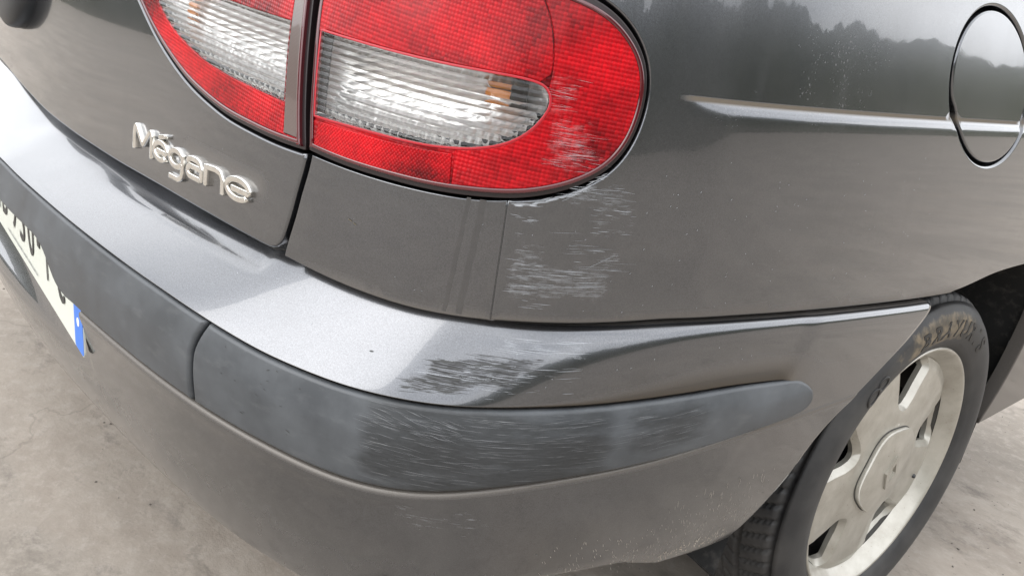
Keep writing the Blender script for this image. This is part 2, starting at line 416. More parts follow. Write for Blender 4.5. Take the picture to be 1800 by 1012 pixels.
def ring(pts, step):
    """smooth closed outline"""
    pts = np.asarray(pts, float); k = len(pts); w = np.concatenate([pts[-3:], pts, pts[:4]])
    t = np.r_[0, np.cumsum(np.hypot(*np.diff(w, axis=0).T))]; a, b = t[3], t[3 + k]
    n = max(8, int((b - a) / step)); p = natural_spline(t, w)(np.linspace(a, b, n, endpoint=False))
    return p if area(p) > 0 else p[::-1]
def out2d(poly):
    """outward unit normals of a CCW outline"""
    d = np.roll(poly, -1, 0) - np.roll(poly, 1, 0); d /= np.linalg.norm(d, axis=1)[:, None] + 1e-12
    return np.c_[d[:, 1], -d[:, 0]]
def grow(poly, r): return poly + out2d(poly) * r
def surf_normal(f, s, w, e=4e-4):
    n = np.cross(f(s + e, w) - f(s - e, w), f(s, w + e) - f(s, w - e))
    return n / (np.linalg.norm(n, axis=-1)[..., None] + 1e-12)
def panel(name, outer, holes, f, step, mat, parent, r=.002, depth=.012, hole_r=None, hole_depth=None, extra=None, attr_fn=None, aspect=1., thin=None, bevel=False):
    """sheet-metal panel on the surface f(s, w): trimmed outline, rolled edges turned inwards"""
    hole_r = r if hole_r is None else hole_r; hole_depth = depth if hole_depth is None else hole_depth
    rims = [(outer, r, depth, 1)] + [(h, hole_r, hole_depth, -1) for h in holes]
    bounds = []
    for poly, rr, dd, sg in rims:
        bounds.append(poly - out2d(poly) * rr * sg)
    lo, hi = bounds[0].min(0), bounds[0].max(0)
    gx, gy = np.meshgrid(np.arange(lo[0] + step * aspect / 2, hi[0], step * aspect), np.arange(lo[1] + step / 2, hi[1], step), indexing='ij')
    gx[:, ::1] += 0
    pts = np.c_[gx.ravel(), gy.ravel()]
    if thin is not None: pts = pts[~thin(pts)]
    if extra is not None: pts = np.concatenate([pts, extra])
    keep = inside(bounds[0], pts)
    for b in bounds[1:]: keep &= ~inside(b, pts)
    pts = pts[keep]
    ball = np.concatenate(bounds)
    ok = np.ones(len(pts), bool)
    for k in range(0, len(pts), 2000):
        q = pts[k:k+2000]; d2 = ((q[:, None] - ball[None])**2).sum(-1).min(1); ok[k:k+2000] = d2 > (step * .45)**2
    pts = pts[ok]
    allp = [Vector(p) for p in np.concatenate([ball, pts])]
    edges, k = [], 0
    for b in bounds:
        edges += [(k + i, k + (i + 1) % len(b)) for i in range(len(b))]; k += len(b)
    vo, eo, fo, ov, oe, of = delaunay_2d_cdt(allp, edges, [], 0, 1e-7)
    P = np.array([tuple(v) for v in vo]); T = np.array([q for q in fo if len(q) == 3])
    cen = P[T].mean(1); keep = inside(bounds[0], cen)
    for b in bounds[1:]: keep &= ~inside(b, cen)
    T = T[keep]
    a = P[T]; ar = (a[:, 1, 0] - a[:, 0, 0]) * (a[:, 2, 1] - a[:, 0, 1]) - (a[:, 2, 0] - a[:, 0, 0]) * (a[:, 1, 1] - a[:, 0, 1])
    T[ar < 0] = T[ar < 0][:, ::-1]
    V = f(P[:, 0], P[:, 1]); Nn = surf_normal(f, P[:, 0], P[:, 1]); UV = P.copy()
    faces = [tuple(q) for q in T]; V, Nn, UV = [V], [Nn], [UV]; base = len(P)
    for (poly, rr, dd, sg), b in zip(rims, bounds):
        o2 = out2d(poly) * sg; n = len(b)
        e = 5e-4
        c0 = f(b[:, 0], b[:, 1]); nn = surf_normal(f, b[:, 0], b[:, 1])
        o3 = f(b[:, 0] + o2[:, 0] * e, b[:, 1] + o2[:, 1] * e) - c0; o3 -= nn * (o3 * nn).sum(1)[:, None]; o3 /= np.linalg.norm(o3, axis=1)[:, None] + 1e-12
        rows = [(0, 0, 0), (.42, .10, 25), (.75, .34, 50), (.96, .72, 75), (1., 1., 90), (1., 1. + dd / max(rr, 1e-6), 90)]
        if bevel: rows = [(0, 0, 0), (0, 0, 45), (1., 1., 45), (1., 1., 90), (1., 1. + dd / max(rr, 1e-6), 90)]
        for x, y, an in rows:
            V.append(c0 + o3 * rr * x - nn * rr * y); ca, sa = math.cos(math.radians(an)), math.sin(math.radians(an))
            Nn.append(nn * ca + o3 * sa); UV.append(b + o2 * rr * (x + min(y, 1.)))
        for i in range(len(rows) - 1):
            for j in range(n):
                k2 = (j + 1) % n; q = (base + i * n + j, base + (i + 1) * n + j, base + (i + 1) * n + k2, base + i * n + k2)
                faces.append(q if sg > 0 else q[::-1])
        base += len(rows) * n
    V, Nn, UV = np.concatenate(V), np.concatenate(Nn), np.concatenate(UV)
    return raw(name, V, faces, mat, parent, True, Nn, UV, attr_fn(UV) if attr_fn else None)

# ------------------------------------------------------------------ the car
car = bpy.data.objects.new('parked_car', None); COL.objects.link(car); car.location = (0, 0, 0)
car['label'] = 'dark grey metallic car with scraped rear corner, red tail lamp and chrome badge'
car['category'] = 'car'

def s_at_y(y): 
    m = _c[:, 0] > .3; return np.interp(y, _c[m, 1], _S[m])

# outlines along girth: s runs round the tail, w up the body
LAMP = [[(.604, .739), (.640, .7365), (.70, .735), (.755, .735), (.795, .737), (.824, .740), (.853, .7465), (.881, .757), (.905, .773), (.919, .792),
         (.9265, .815), (.928, .835), (.924, .853), (.911, .872), (.888, .889), (.855, .900), (.80, .908), (.72, .913), (.65, .913), (.590, .908)],
        [(.590, .908), (.588, .862), (.5935, .807), (.599, .766), (.604, .739)]]
LID_LAMP = [[(.597, .7375), (.555, .737), (.506, .739), (.465, .742), (.429, .7475), (.384, .757), (.333, .774), (.278, .798), (.242, .818), (.20, .848), (.185, .87), (.20, .893), (.26, .905), (.40, .909), (.573, .908)],
            [(.573, .908), (.577, .862), (.5835, .807), (.5905, .766), (.597, .7375)]]
lamp_hole, lid_hole = loop(LAMP, .005), loop(LID_LAMP, .005)
TOPW = 1.20
step = .011

# boot lid ------------------------------------------------------------
lid_bottom = [(x, float(z_seam(x))) for x in np.linspace(-.86, .548, 30)]
# the corner between the bottom seam and the lid's right edge is rounded
lid_outer = loop([lid_bottom + [(.562, float(z_seam(.56)) + .001), (.5715, .641), (.578, .650)], [(.578, .650), (.5865, .677), (.592, .700), (.597, .722), (.600, .742), (.602, .80), (.602, .95), (.60, 1.0)],
                  [(.60, 1.0), (.595, TOPW)], [(.595, TOPW), (-.90, TOPW)], [(-.90, TOPW), (-.90, .90), (-.875, .70), (-.86, float(z_seam(-.86)))]], .007)
def soft(s, w, s0, s1, w0, w1, e=.007): return smooth(s0 - e, s0 + e, s) * (1 - smooth(s1 - e, s1 + e, s)) * smooth(w0 - e * .6, w0 + e * .6, w) * (1 - smooth(w1 - e * .6, w1 + e * .6, w))
# scraped patches: (s0, s1, w0, w1), strength
SCUFF_UP = [((.865, .930, .738, .757), .75), ((.893, .938, .712, .745), .5), ((.822, .850, .700, .728), .4), ((.826, .858, .650, .702), .62), ((.838, .920, .656, .686), .72), ((.875, .932, .680, .706), .45), ((.842, .87, .642, .658), .4), ((.83, .93, .64, .75), .18)]
def dirt_attr(UV):
    d = crease_w(UV[:, 0]) - UV[:, 1]
    band = smooth(CREASE_S0 - .002, CREASE_S0 + .02, UV[:, 0]) * smooth(-.0042, -.0028, d) * (1 - smooth(.0, .0012, d))
    seam = (1 - smooth(.002, .007, UV[:, 1] - z_seam(UV[:, 0]))) * .45 * smooth(.55, .7, UV[:, 0])
    dust = smooth(.90, 1.02, UV[:, 0]) * smooth(.80, .835, UV[:, 1]) * (1 - smooth(1.08, 1.38, UV[:, 0]))
    s_, w_ = UV[:, 0], UV[:, 1]
    sc_ = np.maximum.reduce([k * soft(s_, w_, *q) for q, k in SCUFF_UP])
    seam = np.maximum(seam, .38 * soft(s_, w_, .385, .545, .676, .700, .014))             # polish residue above the badge
    return {'grime': np.maximum(band * .9, seam), 'dust': dust + .10, 'scuff': sc_}
# the lid's lamp cut-out reaches its right edge, so the outline follows the lamp there
lid_cut = grow(lid_hole, .0025)
def lid_notched():
    b = seg(lid_bottom + [(.562, float(z_seam(.56)) + .001), (.5715, .641), (.578, .650)], .007)
    e = seg([(.578, .650), (.5865, .677), (.592, .700), (.5975, .722), (.5995, .7335)], .007)
    low_edge = seg([(.5995, .7335), (.555, .733), (.506, .735), (.465, .738), (.429, .7435), (.384, .753), (.333, .7695), (.278, .794), (.240, .8155), (.196, .846), (.180, .87), (.196, .897), (.26, .909), (.40, .913), (.50, .913), (.5995, .913)], .006)
    r = seg([(.5995, .913), (.5995, 1.0), (.595, TOPW)], .01)
    t_ = seg([(.595, TOPW), (-.90, TOPW)], .015); l_ = seg([(-.90, TOPW), (-.90, .90), (-.875, .70), (-.86, float(z_seam(-.86)))], .012)
    return np.concatenate([b[:-1], e[:-1], low_edge[:-1], r[:-1], t_[:-1], l_[:-1]])
boot_lid = panel('boot_lid', lid_notched(), [], up, step, M['paint'], car, r=.003, depth=.03, attr_fn=dirt_attr)

# quarter panel and the narrow rear panel beside the lid ----------------------
FLAP_C = (1.487, .8535)
def flap_outline(k=1., n=72):
    th = np.linspace(0, 2 * np.pi, n, endpoint=False)
    if k < 1.: k = k - .075 * np.exp(-((np.degrees(th) - 199) / 9)**2)      # finger scoop in the flap's edge
    return np.c_[FLAP_C[0] + .106 * k * np.cos(th) - .030 * k * np.sin(th), FLAP_C[1] + .089 * k * np.sin(th)]
WELD = [(.8155, .7365), (.8155, .714), (.815, .684), (.8145, .6305)]
ARCH = [(.92, .600), (.945, .6015), (.99, .606), (1.03, .610), (1.11, .612), (1.20, .606), (1.26, .580), (1.295, .53), (1.307, .45), (1.308, .37), (1.303, .287)]
arch_sw = [(float(s_at_y(y)), z) for y, z in ARCH]
q_bottom = lambda a, b, n: [(x, float(z_seam(x))) for x in np.linspace(a, b, n)]
lamp_r = grow(lamp_hole, .0025)
def chain(*parts): return np.concatenate([q[:-1] for q in parts])
rear_poly = chain(seg(q_bottom(.583, .81475, 12), .006), seg([(.81475, float(z_seam(.81475))), (.8153, .684), (.8158, .714), (.8160, .7358)], .006),
                  seg([(.8160, .7358), (.795, .7333), (.755, .7315), (.70, .7315), (.640, .733), (.6075, .7345)], .006),
                  seg([(.6075, .7345), (.6055, .722), (.600, .70), (.594, .675), (.586, .648), (.583, float(z_seam(.583)))], .006))
panel('joint_filler', loop([[(.812, .632), (.812, .734)], [(.812, .734), (.819, .734)], [(.819, .734), (.819, .632)], [(.819, .632), (.812, .632)]], .008), [], lambda s, w: up(s, w, -.0009), .006, M['paint'], car, r=.0004, depth=.0005)
rear_panel = panel('rear_panel', rear_poly, [], up, step * .8, M['paint'], car, r=.0011, depth=.02, attr_fn=dirt_attr)
tip = arch_sw[0]
quarter_poly = chain(seg(q_bottom(.8150, tip[0] - .001, 40), .008), seg(arch_sw, .012), seg([arch_sw[-1], (S_MAX - .12, .293)], .02),
                     seg([(S_MAX - .12, .293), (S_MAX - .12, TOPW)], .03), seg([(S_MAX - .12, TOPW), (.606, TOPW)], .02),
                     seg([(.606, TOPW), (.604, 1.0), (.604, .913)], .01),
                     seg([(.604, .913), (.65, .917), (.72, .917), (.80, .912), (.857, .9038), (.890, .8925), (.9135, .8755), (.9272, .855), (.932, .836), (.9305, .814), (.9228, .7905), (.908, .770), (.8835, .7535), (.855, .7428), (.8163, .7360)], .005),
                     seg([(.8163, .7360), (.8161, .714), (.8156, .684), (.8150, float(z_seam(.815)))], .006))
cz = []
for ds in np.arange(.935, S_MAX - .15, .0065):
    for dw in (-.010, -.0072, -.0055, -.0042, -.0030, -.0018, -.0006, .0006, .0018, .003, .0045, .006, .008, .0105, .0135, .018, .024, .030, .037, .045):
        cz.append((ds, crease_w(ds) - dw))
def near_crease(p): return ((p[:, 0] < .946) & (p[:, 0] > .82) & (p[:, 1] > .640) & (p[:, 1] < .733)) | (p[:, 0] > .928) & (p[:, 1] < crease_w(p[:, 0]) + .013) & (p[:, 1] > crease_w(p[:, 0]) - .050)
flap_hole = flap_outline(1.0)
cz += [(x_, w_) for x_ in np.arange(.822, .945, .0045) for w_ in np.arange(.642, .732, .0045)]
quarter = panel('quarter_panel', quarter_poly, [flap_hole], up, step, M['paint'], car, r=.0022, depth=.02, hole_r=.004, hole_depth=.02, extra=np.array(cz), thin=near_crease, attr_fn=dirt_attr)
flap_surf = lambda s, w: up(s, w, .0)
flap = panel('fuel_flap', flap_outline(.955), [], up, .009, M['paint'], car, r=.0025, depth=.012, extra=np.array([c_ for c_ in cz if 1.36 < c_[0] < 1.62]), thin=near_crease, attr_fn=dirt_attr)
pocket = panel('flap_pocket', flap_outline(1.06, 48), [], lambda s, w: up(s, w, -.016), .02, M['cavity'], car, r=.001, depth=.002)
# finger scoop at the rear lower edge of the flap
# unseen dark sheet, added to stop light leaking through the seams
inner_s = np.linspace(S_MIN + .05, S_MAX - .1, 160)
rows = [(.62, .075), (.72, .085), (.85, .10), (1.0, .12)]
V = np.concatenate([up(inner_s, np.full_like(inner_s, w), -d) for w, d in rows])
raw('light_stop_shell', V, grid_faces(len(rows), len(inner_s)), M['cavity'], car)

# rear bumper ------------------------------------------------------------
def front_s(z): return np.interp(z, [.25, .317, .328, .345, .366, .39, .42, .45, .47, .49, .51, .53, .556, .58, .60, .66], [1.165, 1.170, 1.184, 1.200, 1.212, 1.224, 1.240, 1.253, 1.269, 1.300, 1.333, 1.366, 1.408, 1.438, 1.464, 1.50])
def strip_fade(s): return 1 - smooth(1.17, 1.215, s)
def plate_recess(s, z):
    a = 1 - smooth(.256, .2665, s)
    b = smooth(.385, .412, z) * (1 - smooth(.54, .545, z)); return a * b
def bumper_profile(s):
    g, zs = shelf(s); zt, zb, n = float(z_top(s)), float(z_bot(s)), float(bumper_n(s)); side = float(sideness(s)); out = []
    fade = float(strip_fade(s)); pr = (.0028 * (1 - side) + .0004) * fade; b0 = .001 + .002 * fade
    dip = (1 - float(smooth(.535, .560, s))) * float(smooth(.10, .36, s)) * .0045
    for ph in np.radians(np.r_[0, 3, 7, 12, 18, 24, 30, 36, 42, 48, 54, 60, 66, 72, 77, 81, 85, 88, 90]):
        i_ = b0 + g * (1 - math.sin(ph)**(2 / n)); z_ = zt + (zs - zt) * math.cos(ph)**(2 / n)
        # load sill: a shallow step along the boot opening
        t_ = i_ / g
        z_ -= dip * float(smooth(.70, .78, t_))
        out.append((i_, z_))
    out.append((b0 + .009 * fade, zt - .0015)); out.append((b0 + .009 * fade, .5 * (zt + zb))); out.append((b0 + .009 * fade, zb + .0015))
    out += [(.006 * fade + .001, zb + .0005), (.001 * fade + .0005 - pr * .5, zb - .0006), (-pr, zb - .0026), (-pr * .97, zb - .0075)]
    zh = float(z_hem(s))
    for t_ in np.linspace(.06, 1, 12):
        z_ = (zb - .0075) + (zh - zb + .0075) * t_; d = max(.475 - z_, 0)
        i_ = (1 - side) * (.08 * d + .85 * d * d) + side * (.05 * d + 1.05 * d * d) + .001 - pr * .97 * (1 - t_)**2
        out.append((i_, z_))
    # number plate recess, a flat pocket facing straight back
    if s < .27:
        c_, n_ = plan(np.array(s)), pnorm(np.array(s)); flat_i = (c_[1] - .030) / n_[1]
        out = [(i_ + float(plate_recess(s, z_)) * max(0, flat_i - i_), z_) if k > 18 else (i_, z_) for k, (i_, z_) in enumerate(out)]
    i_, z_ = out[-1]
    out += [(i_ + .004, z_ - .006), (i_ + .012, z_ - .010), (i_ + .03, z_ - .012), (i_ + .09, z_ - .010)]
    return out
us = np.concatenate([np.arange(-1.35, -.3, .03), np.arange(-.3, .24, .0075), np.arange(.24, .27, .0015), np.arange(.27, 1.22, .0075), np.arange(1.22, 1.4801, .0065)])
us = us[np.r_[True, np.diff(us) > .0008]]
prof = [np.array(bumper_profile(u)) for u in us]
nr = len(prof[0]); V = np.zeros((nr, len(us), 3)); UV = np.zeros((nr, len(us), 2))
for j, u in enumerate(us):
    ins, z = prof[j][:, 0], prof[j][:, 1]
    if u > 1.0:
        s_ = 1.0 + (u - 1.0) / (us[-1] - 1.0) * (front_s(z) - 1.0)
    else: s_ = np.full_like(z, u)
    V[:, j, :2] = plan(s_) - pnorm(s_) * ins[:, None]; V[:, j, 2] = z; UV[:, j] = np.c_[s_, z]
# turn the front edge into the wheel arch
tail_in = V[:, -1:, :].copy(); nn_ = pnorm(UV[:, -1, 0])
e1 = tail_in.copy(); e1[:, 0, :2] -= nn_ * .003; e1[:, 0, 1] += .0012
e2 = tail_in.copy(); e2[:, 0, :2] -= nn_ * .030; e2[:, 0, 1] += .004
V = np.concatenate([V, e1, e2], 1); UV = np.concatenate([UV, UV[:, -1:], UV[:, -1:]], 1)
nc = V.shape[1]
uvf = UV.reshape(-1, 2)
SCUFF_BUM = [((.75, .86, .570, .598), .42), ((.825, .91, .603, .620), .55), ((.75, .84, .428, .455), .5), ((.83, .90, .57, .60), .35)]
GOUGE_BUM = [((.75, .80, .564, .576), .85), ((.765, .845, .569, .588), .95), ((.80, .87, .580, .594), .65)]
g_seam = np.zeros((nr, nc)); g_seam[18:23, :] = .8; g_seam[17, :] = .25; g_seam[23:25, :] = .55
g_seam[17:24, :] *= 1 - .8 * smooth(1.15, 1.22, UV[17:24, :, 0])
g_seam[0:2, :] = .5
bumper = raw('rear_bumper', V.reshape(-1, 3), [q[::-1] for q in grid_faces(nr, nc)], M['bumper_paint'], car, True, None, uvf, {'grime': g_seam.ravel(), 'dust': np.full(nr * nc, .12),
    'scuff': np.maximum.reduce([k * soft(uvf[:, 0], uvf[:, 1], *q) for q, k in SCUFF_BUM]), 'gouge': np.maximum.reduce([k * soft(uvf[:, 0], uvf[:, 1] - .10 * (uvf[:, 0] - .74), *q) for q, k in GOUGE_BUM])})

# rubbing strips: crowned plastic mouldings set into the bumper
def strip_surf(s, z, off=0.):
    s, z = np.broadcast_arrays(np.asarray(s, float), np.asarray(z, float))
    t_ = np.clip((z - z_bot(s)) / (z_top(s) - z_bot(s)), -.1, 1.1)
    o_ = .0005 + .0065 * np.sin(np.pi * np.clip(t_ * .85 + .15, 0, 1))**.8 - .010 * np.clip(t_ - .62, 0, 1)
    return flat(s, z, o_ + off)
ZT = lambda a, b, n, d=0.: [(x, float(z_top(x)) - .0022 + d) for x in np.linspace(a, b, n)]
ZB = lambda a, b, n: [(x, float(z_bot(x)) + .0016) for x in np.linspace(a, b, n)]
corner_strip = chain(seg([(.5150, .4715), (.5145, .50), (.517, .535), (.525, .554), (.5285, float(z_top(.5285)) - .0022)], .006), seg(ZT(.5285, 1.15, 40), .006),
                     seg(ZT(1.15, 1.165, 3) + [(1.182, .5535), (1.2, .5475), (1.213, .537), (1.2165, .5265), (1.212, .516), (1.195, .5090), (1.17, .5062), (1.14, .5048)], .004),
                     seg([(1.14, .5048)] + ZB(1.11, .5150, 40), .006))[::-1]
cs = [(-.02, .5320), (.06, .5285), (.128, .5265), (.159, .521), (.181, .505), (.2, .485), (.222, .4772), (.255, .4768)]
center_strip = chain(seg(ZB(.27, .5115, 16), .006), seg([(.5115, float(z_bot(.5115)) + .0016), (.511, .50), (.5135, .535), (.5213, .554), (.5245, float(z_top(.5245)) - .0022)], .006),
                     seg(ZT(.5245, -.30, 50), .006), seg(ZT(-.30, -1.0, 20), .02), seg([(-1.0, float(z_top(-1.0)) - .0022), (-1.0, .4766)], .01), seg([(-1.0, .4766), (-.78, .4766)], .02),
                     seg([(-.78, .4766), (-.74, .482), (-.71, .51), (-.66, .53), (-.60, .533), (-.3, .533), (-.10, .533)] + cs + [(.27, float(z_bot(.27)) + .0016)], .006))
SCUFF_STRIP = [((.715, .94, .468, .560), .78), ((.95, 1.045, .512, .560), .60), ((.66, .72, .46, .55), .2)]
strips = []
for poly in (corner_strip, center_strip):
    if area(poly) < 0: poly = poly[::-1]
    strips.append(panel('rubbing_strip', poly, [], strip_surf, .008, M['strip'], bumper, r=.0052, depth=.010, attr_fn=lambda UV: {'scuff': np.maximum.reduce([k * soft(UV[:, 0], UV[:, 1], *q, .025) for q, k in SCUFF_STRIP])}))

# number plate ------------------------------------------------------------
PY, PX0, PX1, PZ0, PZ1 = .022, -.315, .265, .4125, .5225
def rounded_rect(x0, x1, z0, z1, r, n=6):
    p = []
    for cx, cz_, a in ((x1 - r, z0 + r, -90), (x1 - r, z1 - r, 0), (x0 + r, z1 - r, 90), (x0 + r, z0 + r, 180)):
        for k in range(n + 1):
            th = math.radians(a + 90 * k / n); p.append((cx + r * math.cos(th), cz_ + r * math.sin(th)))
    return np.array(p)
def slab(name, poly, y, t, mat, parent):
    n = len(poly); v = [(x, y, z) for x, z in poly] + [(x, y + t, z) for x, z in poly]
    f = [tuple(range(n)), tuple(range(2 * n - 1, n - 1, -1))] + [(i, n + i, n + (i + 1) % n, (i + 1) % n) for i in range(n)]
    return raw(name, v, f, mat, parent, False)
plate = slab('number_plate', rounded_rect(PX0, PX1, PZ0, PZ1, .008), PY, .002, M['plate'], car)
slab('blue_band', rounded_rect(.2245, PX1 - .0015, PZ0 + .0015, PZ1 - .0015, .005), PY - .0006, .0005, M['plate_blue'], plate)
slab('blue_band', rounded_rect(PX0 + .0015, -.274, PZ0 + .0015, PZ1 - .0015, .005), PY - .0006, .0005, M['plate_blue'], plate)
def text_mesh(body, size, extrude=0., res=4, bold=0.):
    c_ = bpy.data.curves.new('glyph', 'FONT'); c_.body = body; c_.size = size; c_.extrude = extrude; c_.offset = bold * size; c_.resolution_u = res; c_.align_x = 'CENTER'
    o_ = bpy.data.objects.new('glyph', c_); COL.objects.link(o_)
    dg = bpy.context.evaluated_depsgraph_get(); dg.update()
    me = bpy.data.meshes.new_from_object(o_.evaluated_get(dg)); bpy.data.objects.remove(o_); bpy.data.curves.remove(c_)
    return me
def glyph(body, x, z0, h, w, parent, name, mat, y):
    me = text_mesh(body, 1., 0.); me.name = name
    co = np.array([v.co[:] for v in me.vertices]); lo, hi = co.min(0), co.max(0)
    k = np.array([(x + ((p[0] - lo[0]) / max(hi[0] - lo[0], 1e-6) - .5) * w, y, z0 + (p[1] - lo[1]) / max(hi[1] - lo[1], 1e-6) * h) for p in co])
    me.vertices.foreach_set('co', k.astype(np.float32).ravel()); me.update()
    return link(name, me, mat, parent)
for ch, x, w_ in (('A', -.262, .040), ('B', -.205, .038), ('9', -.130, .036), ('3', -.072, .036), ('0', -.012, .038), ('T', .086, .038), ('C', .160, .040)):
    glyph(ch, x, .4445, .072, w_, plate, 'plate_character', M['plate_black'], PY - .0012)
for x in (-.172, .038):
    slab('plate_dash', rounded_rect(x - .008, x + .008, .474, .486, .001, 2), PY - .0012, .0005, M['plate_black'], plate)
th = np.linspace(0, 2 * math.pi, 24, endpoint=False)
slab('plate_emblem', np.c_[.2445 + .0055 * np.cos(th), .452 + .0055 * np.sin(th)], PY - .0012, .0005, M['plate_white'], plate)
v, f = [], []
x = -.19
while x < .02:                                     # the dealer's small print, too small to read
    w_ = random.uniform(.0012, .004); h_ = random.uniform(.0028, .0036); b = len(v)
    v += [(x, PY - .0012, .4255), (x + w_, PY - .0012, .4255), (x + w_, PY - .0012, .4255 + h_), (x, PY - .0012, .4255 + h_)]; f.append((b, b + 1, b + 2, b + 3)); x += w_ + random.uniform(.001, .0025)
sp = raw('small_print', v, f, M['scratch_grey'], plate, False); sp['kind'] = 'stuff'

# ------------------------------------------------------------------ tail lamps
def dome(poly, f_off, edge=.02):
    return None
def lens_surf(s, w, off=0.): return up(s, w, .0035 + off)
CLEAR = [[(.600, .8395), (.650, .837), (.71, .8345), (.769, .833), (.81, .832), (.826, .8305), (.8375, .826), (.8415, .8175), (.838, .807), (.826, .793), (.808, .782), (.789, .776), (.758, .7712), (.725, .7695), (.678, .7695), (.64, .7695), (.6075, .7695)],
         [(.6075, .7695), (.6035, .80), (.600, .8395)]]
LID_CLEAR = [[(.288, .829), (.323, .810), (.374, .794), (.42, .7845), (.489, .778), (.566, .7735)], [(.566, .7735), (.5585, .84)], [(.5585, .84), (.50, .842), (.436, .845), (.38, .851), (.33, .86), (.295, .868)],
             [(.295, .868), (.279, .860), (.274, .848), (.278, .838), (.288, .829)]]
def make_lamp(outer, window, name, band):
    base = panel(name, grow(outer, .0005), [], lambda s, w: up(s, w, -.004), .012, M['seal'], car, r=.003, depth=.02) if False else None
    gask = panel(name, grow(outer, .0012), [grow(outer, -.0055)], lambda s, w: up(s, w, .0005), .004, M['seal'], car, r=.001, depth=.03)
    rim = panel('lens_rim', grow(outer, -.0035), [grow(outer, -.0075)], lambda s, w: up(s, w, .0045), .003, M['red_rim'], gask, r=.0015, depth=.012)
    return gask
gask = make_lamp(lamp_hole, None, 'tail_lamp', None)
win = loop(CLEAR, .003)
red_outer = grow(lamp_hole, -.0072)
# the red lens is moulded in fields with prisms of their own
def cut(poly, a, b):
    "stretch of a closed outline from the point nearest a to the point nearest b"
    i = int(((poly - a)**2).sum(1).argmin()); j = int(((poly - b)**2).sum(1).argmin())
    return poly[i:j + 1] if j >= i else np.concatenate([poly[i:], poly[:j + 1]])
wg = grow(win, .0016)
panel('lens_back', red_outer, [grow(win, .0008)], lambda s, w: lens_surf(s, w, -.0014), .008, M['red_deep'], gask, r=.0008, depth=.004)
ARC = [(.818, .902), (.8315, .882), (.8385, .862), (.8405, .845), (.8395, .828)]
def field(parts):
    out = [parts[0]]
    for q in parts[1:]: out.append(q)
    p = np.concatenate(out); keep = np.r_[True, np.hypot(*np.diff(p, axis=0).T) > 8e-4]; p = p[keep]
    return p if area(p) > 0 else p[::-1]
arc_pts = seg(ARC, .005)
A_ = field([cut(red_outer, ARC[0], (.598, .90)), cut(red_outer, (.598, .90), (.6065, .8405))[1:], cut(wg[::-1], (.6075, .841), (.832, .830))[::1], arc_pts[::-1][2:-1] + [-.0006, 0]])
red = panel('red_lens', A_, [], lens_surf, .006, M['red'], gask, r=.0008, depth=.004)
B_ = field([cut(red_outer, (.7652, .742), ARC[0]), arc_pts[1:-2] + [.0006, 0], cut(wg[::-1], (.839, .826), (.7640, .7688))])
panel('red_lens', B_, [], lens_surf, .005, M['red_line_field'], gask, r=.0008, depth=.004, attr_fn=lambda UV: {'scuff': np.maximum.reduce([k * soft(UV[:, 0], UV[:, 1], *q, .010) for q, k in (((.842, .885, .765, .805), .62), ((.838, .868, .80, .842), .5), ((.865, .905, .762, .785), .4))])})
panel('red_lens', field([cut(red_outer, (.606, .766), (.7642, .742)), cut(wg[::-1], (.7630, .7690), (.609, .767))]), [], lambda s, w: lens_surf(s, w, -.0006), .006, M['red_deep'], gask, r=.0006, depth=.004)
trim = panel('clear_lens_border', grow(win, .0016), [grow(win, -.0004)], lambda s, w: lens_surf(s, w, .0004), .003, M['red_line'], gask, r=.0005, depth=.004)
refl_poly = loop([[(.611, .7425), (.64, .7408), (.70, .7395), (.7625, .7395)], [(.7625, .7395), (.761, .7662)], [(.761, .7662), (.725, .7652), (.678, .7652), (.6145, .7655)], [(.6145, .7655), (.611, .7425)]], .004)
panel('reflex_reflector', refl_poly, [], lambda s, w: lens_surf(s, w, .0006), .005, M['red_fine'], gask, r=.0006, depth=.002)
RIB = .0056
def rib_surf(s, w, off=0.):
    s, w = np.broadcast_arrays(np.asarray(s, float), np.asarray(w, float))
    ph = (w - .80 + .045 * (s - .70)) / RIB
    a = np.abs(((ph + .5) % 1.) - .5) * 2
    return up(s, w, .0018 + .0022 * np.sqrt(np.maximum(1 - a * a * .92, 0)))
def ribbed_glass(name, poly, parent):
    """clear cover with horizontal half-round ribs outside and a smooth back"""
    o_ = panel(name, poly, [], rib_surf, RIB / 9, M['clear'], parent, r=.0004, depth=.0002, aspect=8.)
    return o_
def bowl(poly, depth):
    """reflector depth grows away from the outline"""
    def f(s, w):
        s, w = np.broadcast_arrays(np.asarray(s, float), np.asarray(w, float)); sh = s.shape
        q = np.c_[s.ravel(), w.ravel()]; d = np.empty(len(q))
        for k in range(0, len(q), 3000): d[k:k+3000] = np.sqrt(((q[k:k+3000, None] - poly[None])**2).sum(-1)).min(1)
        d = np.where(inside(poly, q), d, 0).reshape(sh)
        x = np.clip(d / .032, 0, 1); dep = depth * np.sqrt(np.maximum(1 - (1 - x)**2, 0))
        fac = .0011 * np.abs(np.sin((s - .6 + .9 * (w - .77)) * math.pi / .024)) + .0012 * np.abs(np.sin((w - .77) * math.pi / .017))
        return up(s, w, -.001 - dep + fac * np.clip(d / .01, 0, 1))
    return f
